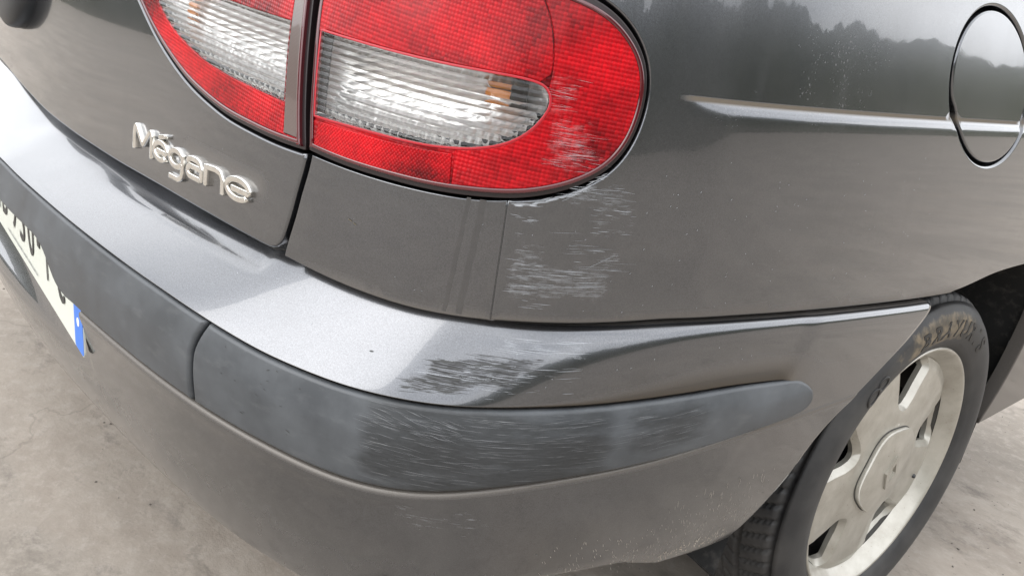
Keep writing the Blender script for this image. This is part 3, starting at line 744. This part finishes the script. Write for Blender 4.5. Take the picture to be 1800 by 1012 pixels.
def clear_unit(poly, parent, bulbs):
    g_ = panel('clear_lens', poly, [], rib_surf, RIB / 9, M['clear'], parent, r=.0004, depth=.0002, aspect=7.)
    pd = grow(poly, .0)
    bk = panel('reflector', pd, [], bowl(pd[::3], .034), .0028, M['chrome'], parent, r=.0002, depth=.0002)
    for s_, w_, kind in bulbs:
        c0 = up(s_, w_, -.020); nrm = surf_normal(up, np.array(s_), np.array(w_)); tx = up(s_ + 1e-3, w_) - up(s_, w_); tx /= np.linalg.norm(tx); tz = np.cross(nrm, tx)
        v, nseg = [], 16
        prof_ = [(-.011, .0012), (-.010, .0045), (-.007, .0072), (-.002, .0080), (.004, .0074), (.009, .006), (.0105, .0058)] if kind == 'bulb' else [(.009, .0065), (.0105, .0082), (.017, .0082), (.018, .0095), (.022, .0095)]
        for a_, r_ in prof_:
            for k in range(nseg):
                th_ = 2 * math.pi * k / nseg; v.append(c0 + tx * a_ + (tz * math.cos(th_) + nrm * math.sin(th_)) * r_)
        f = grid_faces(len(prof_), nseg, True); f.append(tuple(range(nseg))[::-1]); f.append(tuple(range((len(prof_) - 1) * nseg, len(prof_) * nseg)))
        raw('bulb' if kind == 'bulb' else 'bulb_socket', v, f, M['amber' if kind == 'bulb' else 'socket'], parent)
clear_unit(grow(win, -.0004), gask, [(.797, .816, 'bulb'), (.797, .816, 'socket')])
panel('lamp_partition', loop([[(.6065, .7725), (.6165, .7725)], [(.6165, .7725), (.613, .837)], [(.613, .837), (.602, .837)], [(.602, .837), (.6065, .7725)]], .004), [], lambda s, w: up(s, w, -.004), .006, M['socket'], gask, r=.0005, depth=.001)

lgask = make_lamp(lid_hole, None, 'tail_lamp', None)
lwin = loop(LID_CLEAR, .003)
band_poly = loop([[(.5675, .746), (.564, .773), (.5565, .84), (.5545, .899)], [(.5545, .899), (.567, .899)], [(.567, .899), (.5705, .862), (.577, .807), (.584, .766), (.588, .7455)], [(.588, .7455), (.5675, .746)]], .004)
lred = panel('red_lens', grow(lid_hole, -.0072), [grow(lwin, .0012), grow(band_poly, .0005)], lens_surf, .006, M['red'], lgask, r=.0012, depth=.004)
panel('end_band', band_poly, [], lambda s, w: lens_surf(s, w, .0008), .004, M['band'], lgask, r=.0015, depth=.006)
clear_unit(grow(lwin, .0008), lgask, [(.36, .825, 'bulb')])

# ------------------------------------------------------------------ badge
BADGE_O, BADGE_SLOPE = (.2575, .6605), .022
def bpt(x, y, off=0.): return up(BADGE_O[0] + x, BADGE_O[1] + y + BADGE_SLOPE * x, off)
def arc(cx, cy, rx, ry, a0, a1, n=20):
    return [(cx + rx * math.cos(math.radians(a)), cy + ry * math.sin(math.radians(a))) for a in np.linspace(a0, a1, n)]
def densify(p, d=.0012):
    p = np.asarray(p, float); t = np.r_[0, np.cumsum(np.hypot(*np.diff(p, axis=0).T))]; x = np.linspace(0, t[-1], max(3, int(t[-1] / d)))
    return np.c_[np.interp(x, t, p[:, 0]), np.interp(x, t, p[:, 1])]
def stroke(path, hw=.0032, h=.0048):
    p = densify(path)
    for _ in range(1): p[1:-1] = .25 * p[:-2] + .5 * p[1:-1] + .25 * p[2:]
    d = np.gradient(p, axis=0); d /= np.linalg.norm(d, axis=1)[:, None]; n = np.c_[-d[:, 1], d[:, 0]]
    sec = [(-1, -.1), (-1, .70), (-.84, .96), (-.72, 1.), (.72, 1.), (.84, .96), (1, .70), (1, -.1)]
    v = np.concatenate([np.stack([bpt(*(q + n_ * hw * a), h * b) for a, b in sec]) for q, n_ in zip(p, n)])
    k = len(sec); f = [(i * k + j, i * k + j + 1, (i + 1) * k + j + 1, (i + 1) * k + j) for i in range(len(p) - 1) for j in range(k - 1)]
    f = [q[::-1] for q in f]
    f += [tuple(range(k)), tuple(range((len(p) - 1) * k, len(p) * k))[::-1]]
    return v, f
def letter(strokes, name='badge_letter'):
    V, F, b = [], [], 0
    for st in strokes:
        v, f = stroke(*st) if isinstance(st, tuple) else stroke(st)
        V.append(v); F += [tuple(i + b for i in q) for q in f]; b += len(v)
    o_ = raw(name, np.concatenate(V), F, M['badge'], boot_lid, True)
    return o_
H, XH = .0295, .0234
def e_shape(x, w):
    cx, cy, rx, ry = x + w / 2, XH / 2, w / 2 - .0026, XH / 2 - .0024
    return [[(cx - rx * .55, cy - .0004), (cx + rx * .98, cy - .0004)] , arc(cx, cy, rx, ry, 4, 318, 34)]
letter([[(.0030, .0), (.0032, .0215), (.0042, .0252), (.0068, .0266), (.0096, .0252), (.0262, .0098), (.0276, .0092), (.0290, .0098), (.0440, .0252), (.0466, .0266), (.0490, .0252), (.0500, .0215), (.0506, -.002)]])
letter(e_shape(.0555, .038) + [([(.0690, XH + .0030), (.0850, XH + .0062)], .0028)])
gx = .0955
letter([arc(gx + .018, XH / 2 + .001, .0155, XH / 2 - .0034, 20, 345, 30), [(gx + .0335, XH - .0040), (gx + .0338, .001), (gx + .032, -.0055), (gx + .026, -.0082), (gx + .004, -.0082)]])
ax = .1375
letter([[(ax + .003, XH - .0075), (ax + .006, XH - .0038), (ax + .013, XH - .0024), (ax + .023, XH - .0024), (ax + .031, XH - .0042), (ax + .0345, XH - .009), (ax + .0350, .0005)],
        [(ax + .0345, .0132), (ax + .010, .0132), (ax + .0045, .0105), (ax + .0040, .0060), (ax + .008, .0026), (ax + .016, .0024), (ax + .0345, .0024)]])
nx = .1785
letter([[(nx + .003, .0), (nx + .003, XH - .0012)], [(nx + .003, XH - .0036), (nx + .024, XH - .0024), (nx + .033, XH - .0040), (nx + .0375, XH - .009), (nx + .0385, -.001)]])
letter(e_shape(.2215, .048))
# brown residue along the letters' upper edges
# boot handle
def boot_handle():
    v, rows_ = [], 14; nseg = 28
    for i in range(rows_):
        t_ = i / (rows_ - 1)
        d_ = .034 * math.sin(t_ * math.pi / 2)**.6; k = math.cos(t_ * math.pi / 2 * .97)**.45
        for j in range(nseg):
            th_ = 2 * math.pi * j / nseg; c_, s_ = math.cos(th_), math.sin(th_)
            px = abs(c_)**.7 * math.copysign(1, c_) * .085 * k; pz = abs(s_)**.75 * math.copysign(1, s_) * .075 * k
            if s_ < 0: pz *= 1 - .25 * abs(c_)
            v.append(up(-.205 + px, .802 + pz, d_ - .004))
    return raw('boot_handle', v, grid_faces(rows_, nseg, True) + [tuple(range((rows_ - 1) * nseg, rows_ * nseg))], M['black'], boot_lid)
boot_handle()

# ------------------------------------------------------------------ wheel
WX, WY, WZ, TR = .8034, .9965, .285, .285
def lathe(prof, n, fn=None):
    """prof: (x, r) pairs turned about the wheel axis; fn(x, r, theta) may shift them"""
    th = np.linspace(0, 2 * np.pi, n, endpoint=False); P = np.array(prof)
    x = np.repeat(P[:, :1], n, 1); r = np.repeat(P[:, 1:2], n, 1); t_ = np.repeat(th[None], len(P), 0)
    if fn is not None: x, r = fn(x, r, t_)
    return np.stack([WX + x, WY + r * np.cos(t_), WZ + r * np.sin(t_)], -1).reshape(-1, 3), t_, r
def wall_x(r):
    """outer sidewall bulge of the tyre, relative to the rim face"""
    return np.interp(r, [.200, .204, .210, .222, .238, .252, .264, .274, .281, .285], [-.004, .0, .005, .0105, .0135, .012, .006, -.004, -.016, -.034])
spoke0 = math.radians(121)
rim_prof = [(-.022, .180), (-.018, .1825), (-.010, .1895), (-.0045, .1935), (-.002, .196), (.0010, .1985), (.0022, .2005), (.0018, .2026), (-.002, .2040), (-.010, .2045)]
v, _, _ = lathe(rim_prof, 120)
rim = raw('wheel', v, grid_faces(len(rim_prof), 120, True), M['wheel'], car)
v, _, _ = lathe([(-.17, .176), (-.05, .176), (-.028, .178), (-.0225, .1815)], 90)
raw('rim_barrel', v, grid_faces(4, 90, True), M['barrel'], rim)
# face of the wheel: five broad spokes, five rounded triangular windows
def face_x(y, z):
    r = np.hypot(y, z); a = (np.arctan2(z, y) - spoke0 + math.pi / 5) % (2 * math.pi / 5) - math.pi / 5
    across = np.abs(a) * r
    base = np.interp(r, [0, .05, .075, .12, .165, .178], [-.004, -.006, -.011, -.0125, -.0135, -.018])
    return base - .0035 * (across > .034) * 0 - .10 * np.maximum(np.abs(across) - .030, 0) * smooth(.09, .11, r)
def disc(s, w):
    s, w = np.broadcast_arrays(np.asarray(s, float), np.asarray(w, float))
    return np.stack([WX + face_x(s, w), WY + s, WZ + w], -1)
holes = []
for k in range(5):
    a = spoke0 + math.pi / 5 + k * 2 * math.pi / 5; ca, sa = math.cos(a), math.sin(a)
    loc = [(.104, -.004), (.110, -.0125), (.132, -.0245), (.155, -.0370), (.164, -.0395), (.1700, -.032), (.1725, 0), (.1700, .032), (.164, .0395), (.155, .0370), (.132, .0245), (.110, .0125), (.104, .004)]
    p = ring(loc, .005); holes.append(np.c_[p[:, 0] * ca - p[:, 1] * sa, p[:, 0] * sa + p[:, 1] * ca])
    holes[-1] = holes[-1] if area(holes[-1]) > 0 else holes[-1][::-1]
thd = np.linspace(0, 2 * np.pi, 110, endpoint=False)
panel('spoke_disc', np.c_[.1815 * np.cos(thd), .1815 * np.sin(thd)], holes, disc, .004, M['wheel'], rim, r=.002, depth=.004, hole_r=.008, hole_depth=.008, bevel=True)
# centre cap with five lobes
def cap_r(th): return .0715 + .0022 * np.cos(5 * (th - spoke0))
thc = np.linspace(0, 2 * np.pi, 120, endpoint=False)
cap_poly = np.c_[cap_r(thc) * np.cos(thc), cap_r(thc) * np.sin(thc)]
cap_surf = lambda s, w: np.stack(np.broadcast_arrays(WX + .0025 - 1.1 * (np.asarray(s, float)**2 + np.asarray(w, float)**2), WY + np.asarray(s, float), WZ + np.asarray(w, float)), -1)
cap = panel('centre_cap', cap_poly, [], cap_surf, .006, M['wheel'], rim, r=.0018, depth=.012, bevel=True)
panel('cap_gap', grow(cap_poly, .0008), [], lambda s, w: disc(s, w) + np.array([.0008, 0, 0]), .008, M['barrel'], rim, r=.0003, depth=.001)
# raised diamond emblem on the cap
cs_, sn_ = math.cos(math.radians(-8)), math.sin(math.radians(-8))
def diamond(h, w_): return [(0, h), (w_, 0), (0, -h), (-w_, 0)]
def frame_ring(o_, i_, hgt):
    v, f = [], []
    for pts, hh in ((o_, -.001), (o_, hgt), (i_, hgt), (i_, -.001)):
        for y_, z_ in pts:
            y2, z2 = y_ * cs_ - z_ * sn_, y_ * sn_ + z_ * cs_; p = cap_surf(y2, z2); v.append((p[0] + hh, p[1], p[2]))
    for a in range(3):
        for k in range(4): f.append((a * 4 + k, a * 4 + (k + 1) % 4, (a + 1) * 4 + (k + 1) % 4, (a + 1) * 4 + k))
    return v, f
v, f = frame_ring(diamond(.0290, .0185), diamond(.0165, .0095), .0034)
raw('diamond_emblem', v, f, M['wheel'], rim, False)
# wheel bolts in the cap's bays and the valve
def stud(name, y_, z_, x_, r_, l_, mat):
    v = []
    pr = [(0, r_), (l_ * .8, r_), (l_, r_ * .7), (l_, 0.0001)]
    for a_, q in pr:
        for k in range(12):
            t_ = 2 * math.pi * k / 12; v.append((WX + x_ + a_, WY + y_ + q * math.cos(t_), WZ + z_ + q * math.sin(t_)))
    raw(name, v, grid_faces(4, 12, True), mat, rim)
stud('valve', .150 * math.cos(math.radians(-23)), .150 * math.sin(math.radians(-23)), -.022, .0038, .012, M['black'])
for k in range(5):
    a = spoke0 + math.pi / 5 + k * 2 * math.pi / 5; stud('wheel_bolt', .068 * math.cos(a), .068 * math.sin(a), -.016, .0075, .006, M['wheel'])
# brake drum behind the windows
v, _, _ = lathe([(-.045, .001), (-.045, .12), (-.05, .125), (-.10, .125)], 48)
raw('brake_drum', v, grid_faces(4, 48, True), M['cavity'], rim)
# tyre with grooved tread
NTY = 480
tprof = [(wall_x(r_), r_) for r_ in (.2005, .203, .206, .210, .216, .222, .230, .238, .246, .252, .258, .264, .269, .274)]
tx = np.linspace(-.006, -.185, 66)
def tread_r(x):
    c_ = x + .0955; return TR + .002 - .9 * c_**2 - .5e5 * np.maximum(np.abs(c_) - .078, 0)**4 * 40
tprof += [(x_, float(max(tread_r(x_), .262))) for x_ in tx]
tprof += [(-.197, .262), (-.205, .24), (-.200, .21), (-.185, .20)]
def grooves(x, r, t_):
    on = (r > .276)
    g_ = np.zeros_like(x)
    for c_ in (-.055, -.083, -.108, -.136):
        g_ = np.maximum(g_, 1 - smooth(.0022, .0036, np.abs(x - c_)))
    slant = t_ * 72 / (2 * np.pi) + np.abs(x + .0955) * 18
    lat = 1 - smooth(.07, .12, np.abs((slant % 1.) - .5)); zone = ((x > -.050) | (x < -.141)).astype(float)
    g_ = np.maximum(g_, lat * zone * smooth(.0005, .003, np.abs(x + .0955) - .036))
    slant2 = t_ * 60 / (2 * np.pi) - x * 26; lat2 = (1 - smooth(.05, .09, np.abs((slant2 % 1.) - .5))) * ((x < -.058) & (x > -.133))
    g_ = np.maximum(g_, lat2 * .7)
    ribs = np.where((r > .2535) & (r < .259), .0008, 0) + np.where((r > .2065) & (r < .211), .0010, 0)
    return x + ribs, r - .0065 * g_ * on
v, t_, rr = lathe(tprof, NTY, grooves)
ang = np.degrees(t_).ravel()
gr = np.exp(-((ang - 92) / 26)**2) * smooth(.214, .226, rr.ravel()) * (1 - smooth(.256, .270, rr.ravel()))
gr = np.maximum(gr, .12 * smooth(.262, .272, rr.ravel())) 
tyre = raw('tyre', v, [q[::-1] for q in grid_faces(len(tprof), NTY, True)][::1], M['tyre'], rim, True, None, None, {'grime': gr})
def wrap_text(body, size, r0, a_mid, spread, mat, hgt=.0009):
    for k, ch in enumerate(body):
        me = text_mesh(ch, size, .5 * hgt, bold=.028); me.name = 'tyre_letter'; th0 = a_mid + spread * (len(body) - 1) / 2 - k * spread; out = []
        for vv in me.vertices:
            x_, y_, z_ = vv.co; r_ = r0 + y_ * 1.05; a_ = th0 - x_ * 1.12 / r0
            out.append((WX + float(wall_x(r_)) + .0004 + z_, WY + r_ * math.cos(a_), WZ + r_ * math.sin(a_)))
        me.vertices.foreach_set('co', np.array(out, np.float32).ravel()); me.update(); link('tyre_letter', me, mat, rim)
wrap_text('BRAVURIS', .0335, .2265, math.radians(78.5), math.radians(7.3), M['tyre_letter'])
wrap_text('185/55R15', .014, .232, math.radians(8), math.radians(2.8), M['tyre_letter'], .0006) if False else None
def side_ring(a_c, r_c, ro, ri):
    v, n = [], 28
    for rad, hh in ((ro, -.0005), (ro, .0010), (ri, .0010), (ri, -.0005)):
        for k in range(n):
            q = 2 * math.pi * k / n; r_ = r_c + rad * math.sin(q); a_ = a_c + rad * 1.25 * math.cos(q) / r_c
            v.append((WX + float(wall_x(r_)) + .0004 + hh, WY + r_ * math.cos(a_), WZ + r_ * math.sin(a_)))
    raw('tyre_emblem', v, grid_faces(4, n, True), M['tyre_letter'], rim)
side_ring(math.radians(134), .236, .0125, .0085); side_ring(math.radians(128.5), .238, .0105, .0070)

# wheel house: felt liner round the wheel
arch_in = seg([(.60, .25), (.64, .40), (.72, .52), (.85, .605), (1.0, .645), (1.12, .64), (1.23, .60), (1.30, .53), (1.325, .44), (1.325, .36), (1.315, .20)], .02)
xs_ = [.822, .80, .70, .55, .40]
V = np.array([[(min(x_, .822 if z_ > .45 else .795), y_, z_) for y_, z_ in arch_in] for x_ in xs_])
raw('wheel_arch_liner', V.reshape(-1, 3), grid_faces(len(xs_), len(arch_in)), M['liner'], car)
raw('wheel_house_wall', [(.40, .3, .1), (.40, 1.6, .1), (.40, 1.6, .8), (.40, .3, .8)], [(0, 1, 2, 3)], M['cavity'], car, False)
raw('underbody', [(-.95, .16, .29), (.70, .16, .29), (.74, .30, .30), (.70, .60, .30), (.42, .60, .27), (.42, 1.31, .27), (.77, 1.31, .27), (.77, 1.9, .27), (-1.0, 1.9, .27)], [tuple(range(9))], M['cavity'], car, False)  # unseen dark floor, added to block light from below

# ------------------------------------------------------------------ scratches, scuffs and dirt with shapes of their own
class Slivers:
    def __init__(self, f): self.f, self.v, self.q = f, [], []
    def add(self, s, w, ln, wd, ang=0., bend=0., lift=.0003):
        n = 5; t_ = np.linspace(-.5, .5, n); prof_ = np.array([.05, .8, 1., .7, .05]) * wd * .5
        x = s + t_ * ln * math.cos(ang); y = w + t_ * ln * math.sin(ang) + bend * (t_**2 - .08) * ln
        nx_, ny_ = -math.sin(ang), math.cos(ang); b = len(self.v)
        up_ = self.f(x + nx_ * prof_, y + ny_ * prof_, lift); dn = self.f(x - nx_ * prof_, y - ny_ * prof_, lift)
        self.v += list(dn) + list(up_)
        self.q += [(b + i, b + i + 1, b + n + i + 1, b + n + i) for i in range(n - 1)]
    def cluster(self, s0, s1, w0, w1, n, ln, wd, ang=0., jit=.03, slope=0., dense=0):
        """n slivers in a box; slope tilts the box's rows, dense > 0 gathers them to rows"""
        rows_ = rng.uniform(w0, w1, dense) if dense else None
        for _ in range(int(n * .5)):
            s = rng.uniform(s0, s1); w = rng.uniform(w0, w1)
            if dense and rng.random() < .75: w = rng.choice(rows_) + rng.normal(0, .0007)
            k = rng.beta(1.3, 3.0)
            self.add(s, w + slope * (s - s0), ln[0] + (ln[1] - ln[0]) * k, wd[0] + (wd[1] - wd[0]) * rng.random()**2, ang + rng.normal(0, jit * .6), rng.normal(0, .01))
    def build(self, name, mat, parent):
        o_ = raw(name, self.v, self.q, mat, parent, True); o_['kind'] = 'stuff'; return o_
W = .00006
sc = Slivers(up)
sc.cluster(.868, .925, .744, .7545, 34, (.008, .045), (2 * W, 7 * W), -.02, .05, 0, 6)
sc.cluster(.895, .935, .715, .745, 34, (.006, .028), (2 * W, 7 * W), -.02, .06, 0, 7)
sc.cluster(.824, .850, .706, .726, 16, (.004, .018), (2 * W, 6 * W), 0, .06)
sc.cluster(.828, .856, .655, .700, 50, (.006, .026), (2 * W, 7 * W), 0, .07, 0, 12)
sc.cluster(.842, .915, .660, .682, 70, (.010, .055), (2 * W, 7 * W), 0, .03, .03, 11)
sc.cluster(.880, .930, .682, .704, 30, (.006, .045), (2 * W, 5 * W), .0, .06, 0, 8)
sc.cluster(.842, .868, .645, .658, 12, (.006, .022), (2 * W, 6 * W), 0, .06, 0, 3)
sc.cluster(.86, .935, .68, .75, 10, (.01, .05), (1.5 * W, 3 * W), 0, .05)
sc.add(.908, .6905, .028, 4 * W, .42); sc.add(.914, .694, .018, 3 * W, .38)
sc.cluster(.83, 1.40, .645, .78, 170, (.0010, .0035), (3 * W, 9 * W), .9, .8)
# chipped lip under the lamp
lip = [(.824, .7345), (.84, .7362), (.853, .741), (.868, .746), (.881, .7515), (.893, .7595), (.903, .7665)]
for k in range(70):
    t_ = rng.random()**1.3 * (len(lip) - 1.001); i = int(t_); a, b = np.array(lip[i]), np.array(lip[i + 1]); q = a + (b - a) * (t_ - i) + rng.normal(0, .0009, 2)
    sc.add(q[0], q[1] - .0012, rng.uniform(.004, .014), rng.uniform(3 * W, 11 * W), math.atan2(*(b - a)[::-1]) * rng.uniform(.2, 1.), 0)
sc.build('paint_scratches', M['scratch_white'], quarter)
sc = Slivers(up)
sc.cluster(.60, .80, .64, .73, 10, (.0012, .003), (3 * W, 7 * W), .5, .8); sc.cluster(.1, .56, .65, .73, 14, (.0012, .0028), (3 * W, 8 * W), .5, .8)
sc.build('dust_specks', M['scratch_grey'], rear_panel)
# a fleck of grit and two slightly darker bands down the panel
sc = Slivers(up); sc.add(.6645, .6905, .006, 10 * W, -.25, 0, .0006); sc.add(.6705, .6885, .005, 9 * W, -.35, 0, .0006); sc.build('grit_fleck', M['grime'], rear_panel)
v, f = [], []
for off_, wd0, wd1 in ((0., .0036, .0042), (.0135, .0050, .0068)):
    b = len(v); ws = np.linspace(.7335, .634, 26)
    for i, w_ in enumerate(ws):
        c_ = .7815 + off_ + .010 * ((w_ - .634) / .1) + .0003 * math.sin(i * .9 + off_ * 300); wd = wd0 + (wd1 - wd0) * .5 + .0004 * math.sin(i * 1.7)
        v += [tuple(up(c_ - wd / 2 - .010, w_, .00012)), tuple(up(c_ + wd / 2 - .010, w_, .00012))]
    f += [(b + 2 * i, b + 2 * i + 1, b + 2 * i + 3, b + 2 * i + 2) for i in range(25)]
o_ = raw('darker_bands', v, f, M['dark_band'], rear_panel)
# bumper top: paint torn through to dark plastic, pale scores above
sc = Slivers(bum)
sc.cluster(.745, .800, .5620, .572, 110, (.006, .032), (5 * W, 16 * W), .10, .08, .12, 9)
sc.cluster(.765, .845, .574, .590, 190, (.008, .045), (5 * W, 18 * W), .05, .06, .10, 10)
sc.cluster(.800, .870, .590, .601, 60, (.010, .040), (5 * W, 13 * W), .03, .05, .04, 5)
sc.add(.708, .585, .005, 22 * W, .1); sc.add(.8555, .6105, .016, 5 * W, .02)
sc.build('dark_gouges', M['scratch_dark'], bumper)
sc = Slivers(bum)
sc.cluster(.755, .850, .566, .592, 70, (.006, .034), (2 * W, 6 * W), .06, .06, .04, 10)
sc.cluster(.830, .905, .606, .618, 26, (.015, .06), (2 * W, 6 * W), .03, .05, .06, 5)
sc.cluster(.85, .90, .575, .60, 16, (.008, .03), (2 * W, 6 * W), .08, .08)
sc.cluster(.5, 1.1, .575, .61, 40, (.001, .003), (4 * W, 9 * W), .9, .8)
sc.build('paint_scratches', M['scratch_white'], bumper)
sc = Slivers(strip_surf)
sc.cluster(.715, .825, .476, .546, 150, (.008, .040), (1.6 * W, 4 * W), -.03, .10, 0, 22)
sc.cluster(.725, .80, .530, .547, 60, (.008, .036), (2 * W, 5 * W), -.22, .08, 0, 10)
sc.cluster(.82, .93, .505, .552, 80, (.012, .060), (1.6 * W, 4 * W), .04, .08, 0, 14)
sc.cluster(.94, 1.05, .516, .550, 70, (.012, .055), (1.6 * W, 4 * W), .06, .06, 0, 14)
sc.build('plastic_scratches', M['scratch_grey'], strips[0])
sc = Slivers(strip_surf)
sc.cluster(.72, .92, .485, .546, 110, (.010, .050), (2 * W, 6 * W), 0, .09, 0, 20); sc.cluster(.95, 1.04, .52, .552, 60, (.008, .05), (2 * W, 7 * W), .06, .06, 0, 12)
sc.cluster(.53, .66, .49, .55, 30, (.002, .007), (8 * W, 20 * W), -.3, .5)
sc.build('dark_scuffs', M['scratch_dark'], strips[0])
sc = Slivers(low)
sc.cluster(.75, .815, .434, .452, 20, (.006, .034), (2 * W, 6 * W), 0, .08, 0, 5); sc.cluster(.80, .84, .425, .436, 8, (.008, .03), (2 * W, 5 * W), .06, .06)
sc.cluster(.55, 1.1, .36, .46, 30, (.001, .004), (4 * W, 9 * W), .9, .8)
sc.build('paint_scratches', M['scratch_grey'], bumper)
sc = Slivers(low)
sc.cluster(.90, 1.18, .345, .41, 420, (.002, .010), (3 * W, 8 * W), 2.0, .22); sc.cluster(1.03, 1.20, .345, .44, 260, (.002, .014), (2 * W, 7 * W), 1.85, .2)
sc.cluster(1.06, 1.17, .338, .356, 160, (.002, .010), (8 * W, 26 * W), 1.9, .6)
sc.build('mud_splashes', M['mud'], bumper)
sc = Slivers(lens_surf)
sc.cluster(.842, .862, .76, .83, 60, (.006, .024), (1.2 * W, 3 * W), -.06, .05, 0, 16); sc.cluster(.85, .89, .775, .80, 60, (.008, .040), (1.2 * W, 3 * W), -.06, .04, 0, 14)
sc.cluster(.86, .905, .765, .785, 26, (.008, .03), (1.2 * W, 3 * W), -.04, .05, 0, 8); sc.cluster(.835, .87, .82, .84, 20, (.008, .03), (1.2 * W, 3 * W), -.06, .05, 0, 6)
sc.build('lens_scratches', M['scratch_white'], gask)

# ------------------------------------------------------------------ ground and the wooded slopes that the paint mirrors
n = 80; gx_, gy_ = np.meshgrid(np.linspace(-4, 5, n), np.linspace(-4, 6, n))
def field(me_name): pass
raw('ground', [(-500, -500, 0), (500, -500, 0), (500, 500, 0), (-500, 500, 0)], [(0, 1, 2, 3)], M['concrete'], None, False)['kind'] = 'structure'
# loose grit lying on the concrete
v, f = [], []
for _ in range(900):
    if random.random() < .5: x_, y_ = random.uniform(-1.6, .5), random.uniform(.1, 1.6)
    else: x_, y_ = random.uniform(.5, 1.3), random.uniform(.7, 2.6)
    r_ = .0009 + .0030 * random.random()**4; b_ = len(v); a0 = random.uniform(0, 6.28)
    for k in range(5): v.append((x_ + r_ * random.uniform(.7, 1.3) * math.cos(a0 + k * 1.257), y_ + r_ * random.uniform(.7, 1.3) * math.sin(a0 + k * 1.257), .0002))
    for k in range(5): v.append((x_ + r_ * .6 * math.cos(a0 + k * 1.257), y_ + r_ * .6 * math.sin(a0 + k * 1.257), r_ * random.uniform(.6, 1.1)))
    f += [(b_ + k, b_ + (k + 1) % 5, b_ + 5 + (k + 1) % 5, b_ + 5 + k) for k in range(5)] + [tuple(b_ + 5 + k for k in range(5))]
gr_ = raw('loose_grit', v, f, M['grit'], None, False); gr_['kind'] = 'stuff'; gr_['label'] = 'loose grit scattered over the worn concrete'; gr_['category'] = 'grit'
v, f = [], []; NH = 720
for i, (rad, hk) in enumerate(((44, -.3), (46, .45), (49, .8), (54, 1.0), (90, 1.0))):
    for k in range(NH):
        a = 2 * math.pi * k / NH
        deg = (math.degrees(a) + 180) % 360 - 180                # skyline, degrees above the horizon: a wooded slope to the right of the car
        el = float(np.interp(deg, [-180, -75, -40, -10, 12, 35, 50, 60, 68, 90, 130, 180], [6, 7, 12, 16, 16, 13, 10.5, 7.5, 5.2, 4, 5, 6]))
        hgt = 54 * math.tan(math.radians(el)) * (1 + .06 * math.sin(a * 17 + 2) + .05 * math.sin(a * 41) + random.uniform(-.05, .05) * (hk > 0))
        v.append((rad * math.cos(a), rad * math.sin(a), hgt * hk))
raw('hills', v, grid_faces(5, NH, True), M['hill'], None)['kind'] = 'structure'
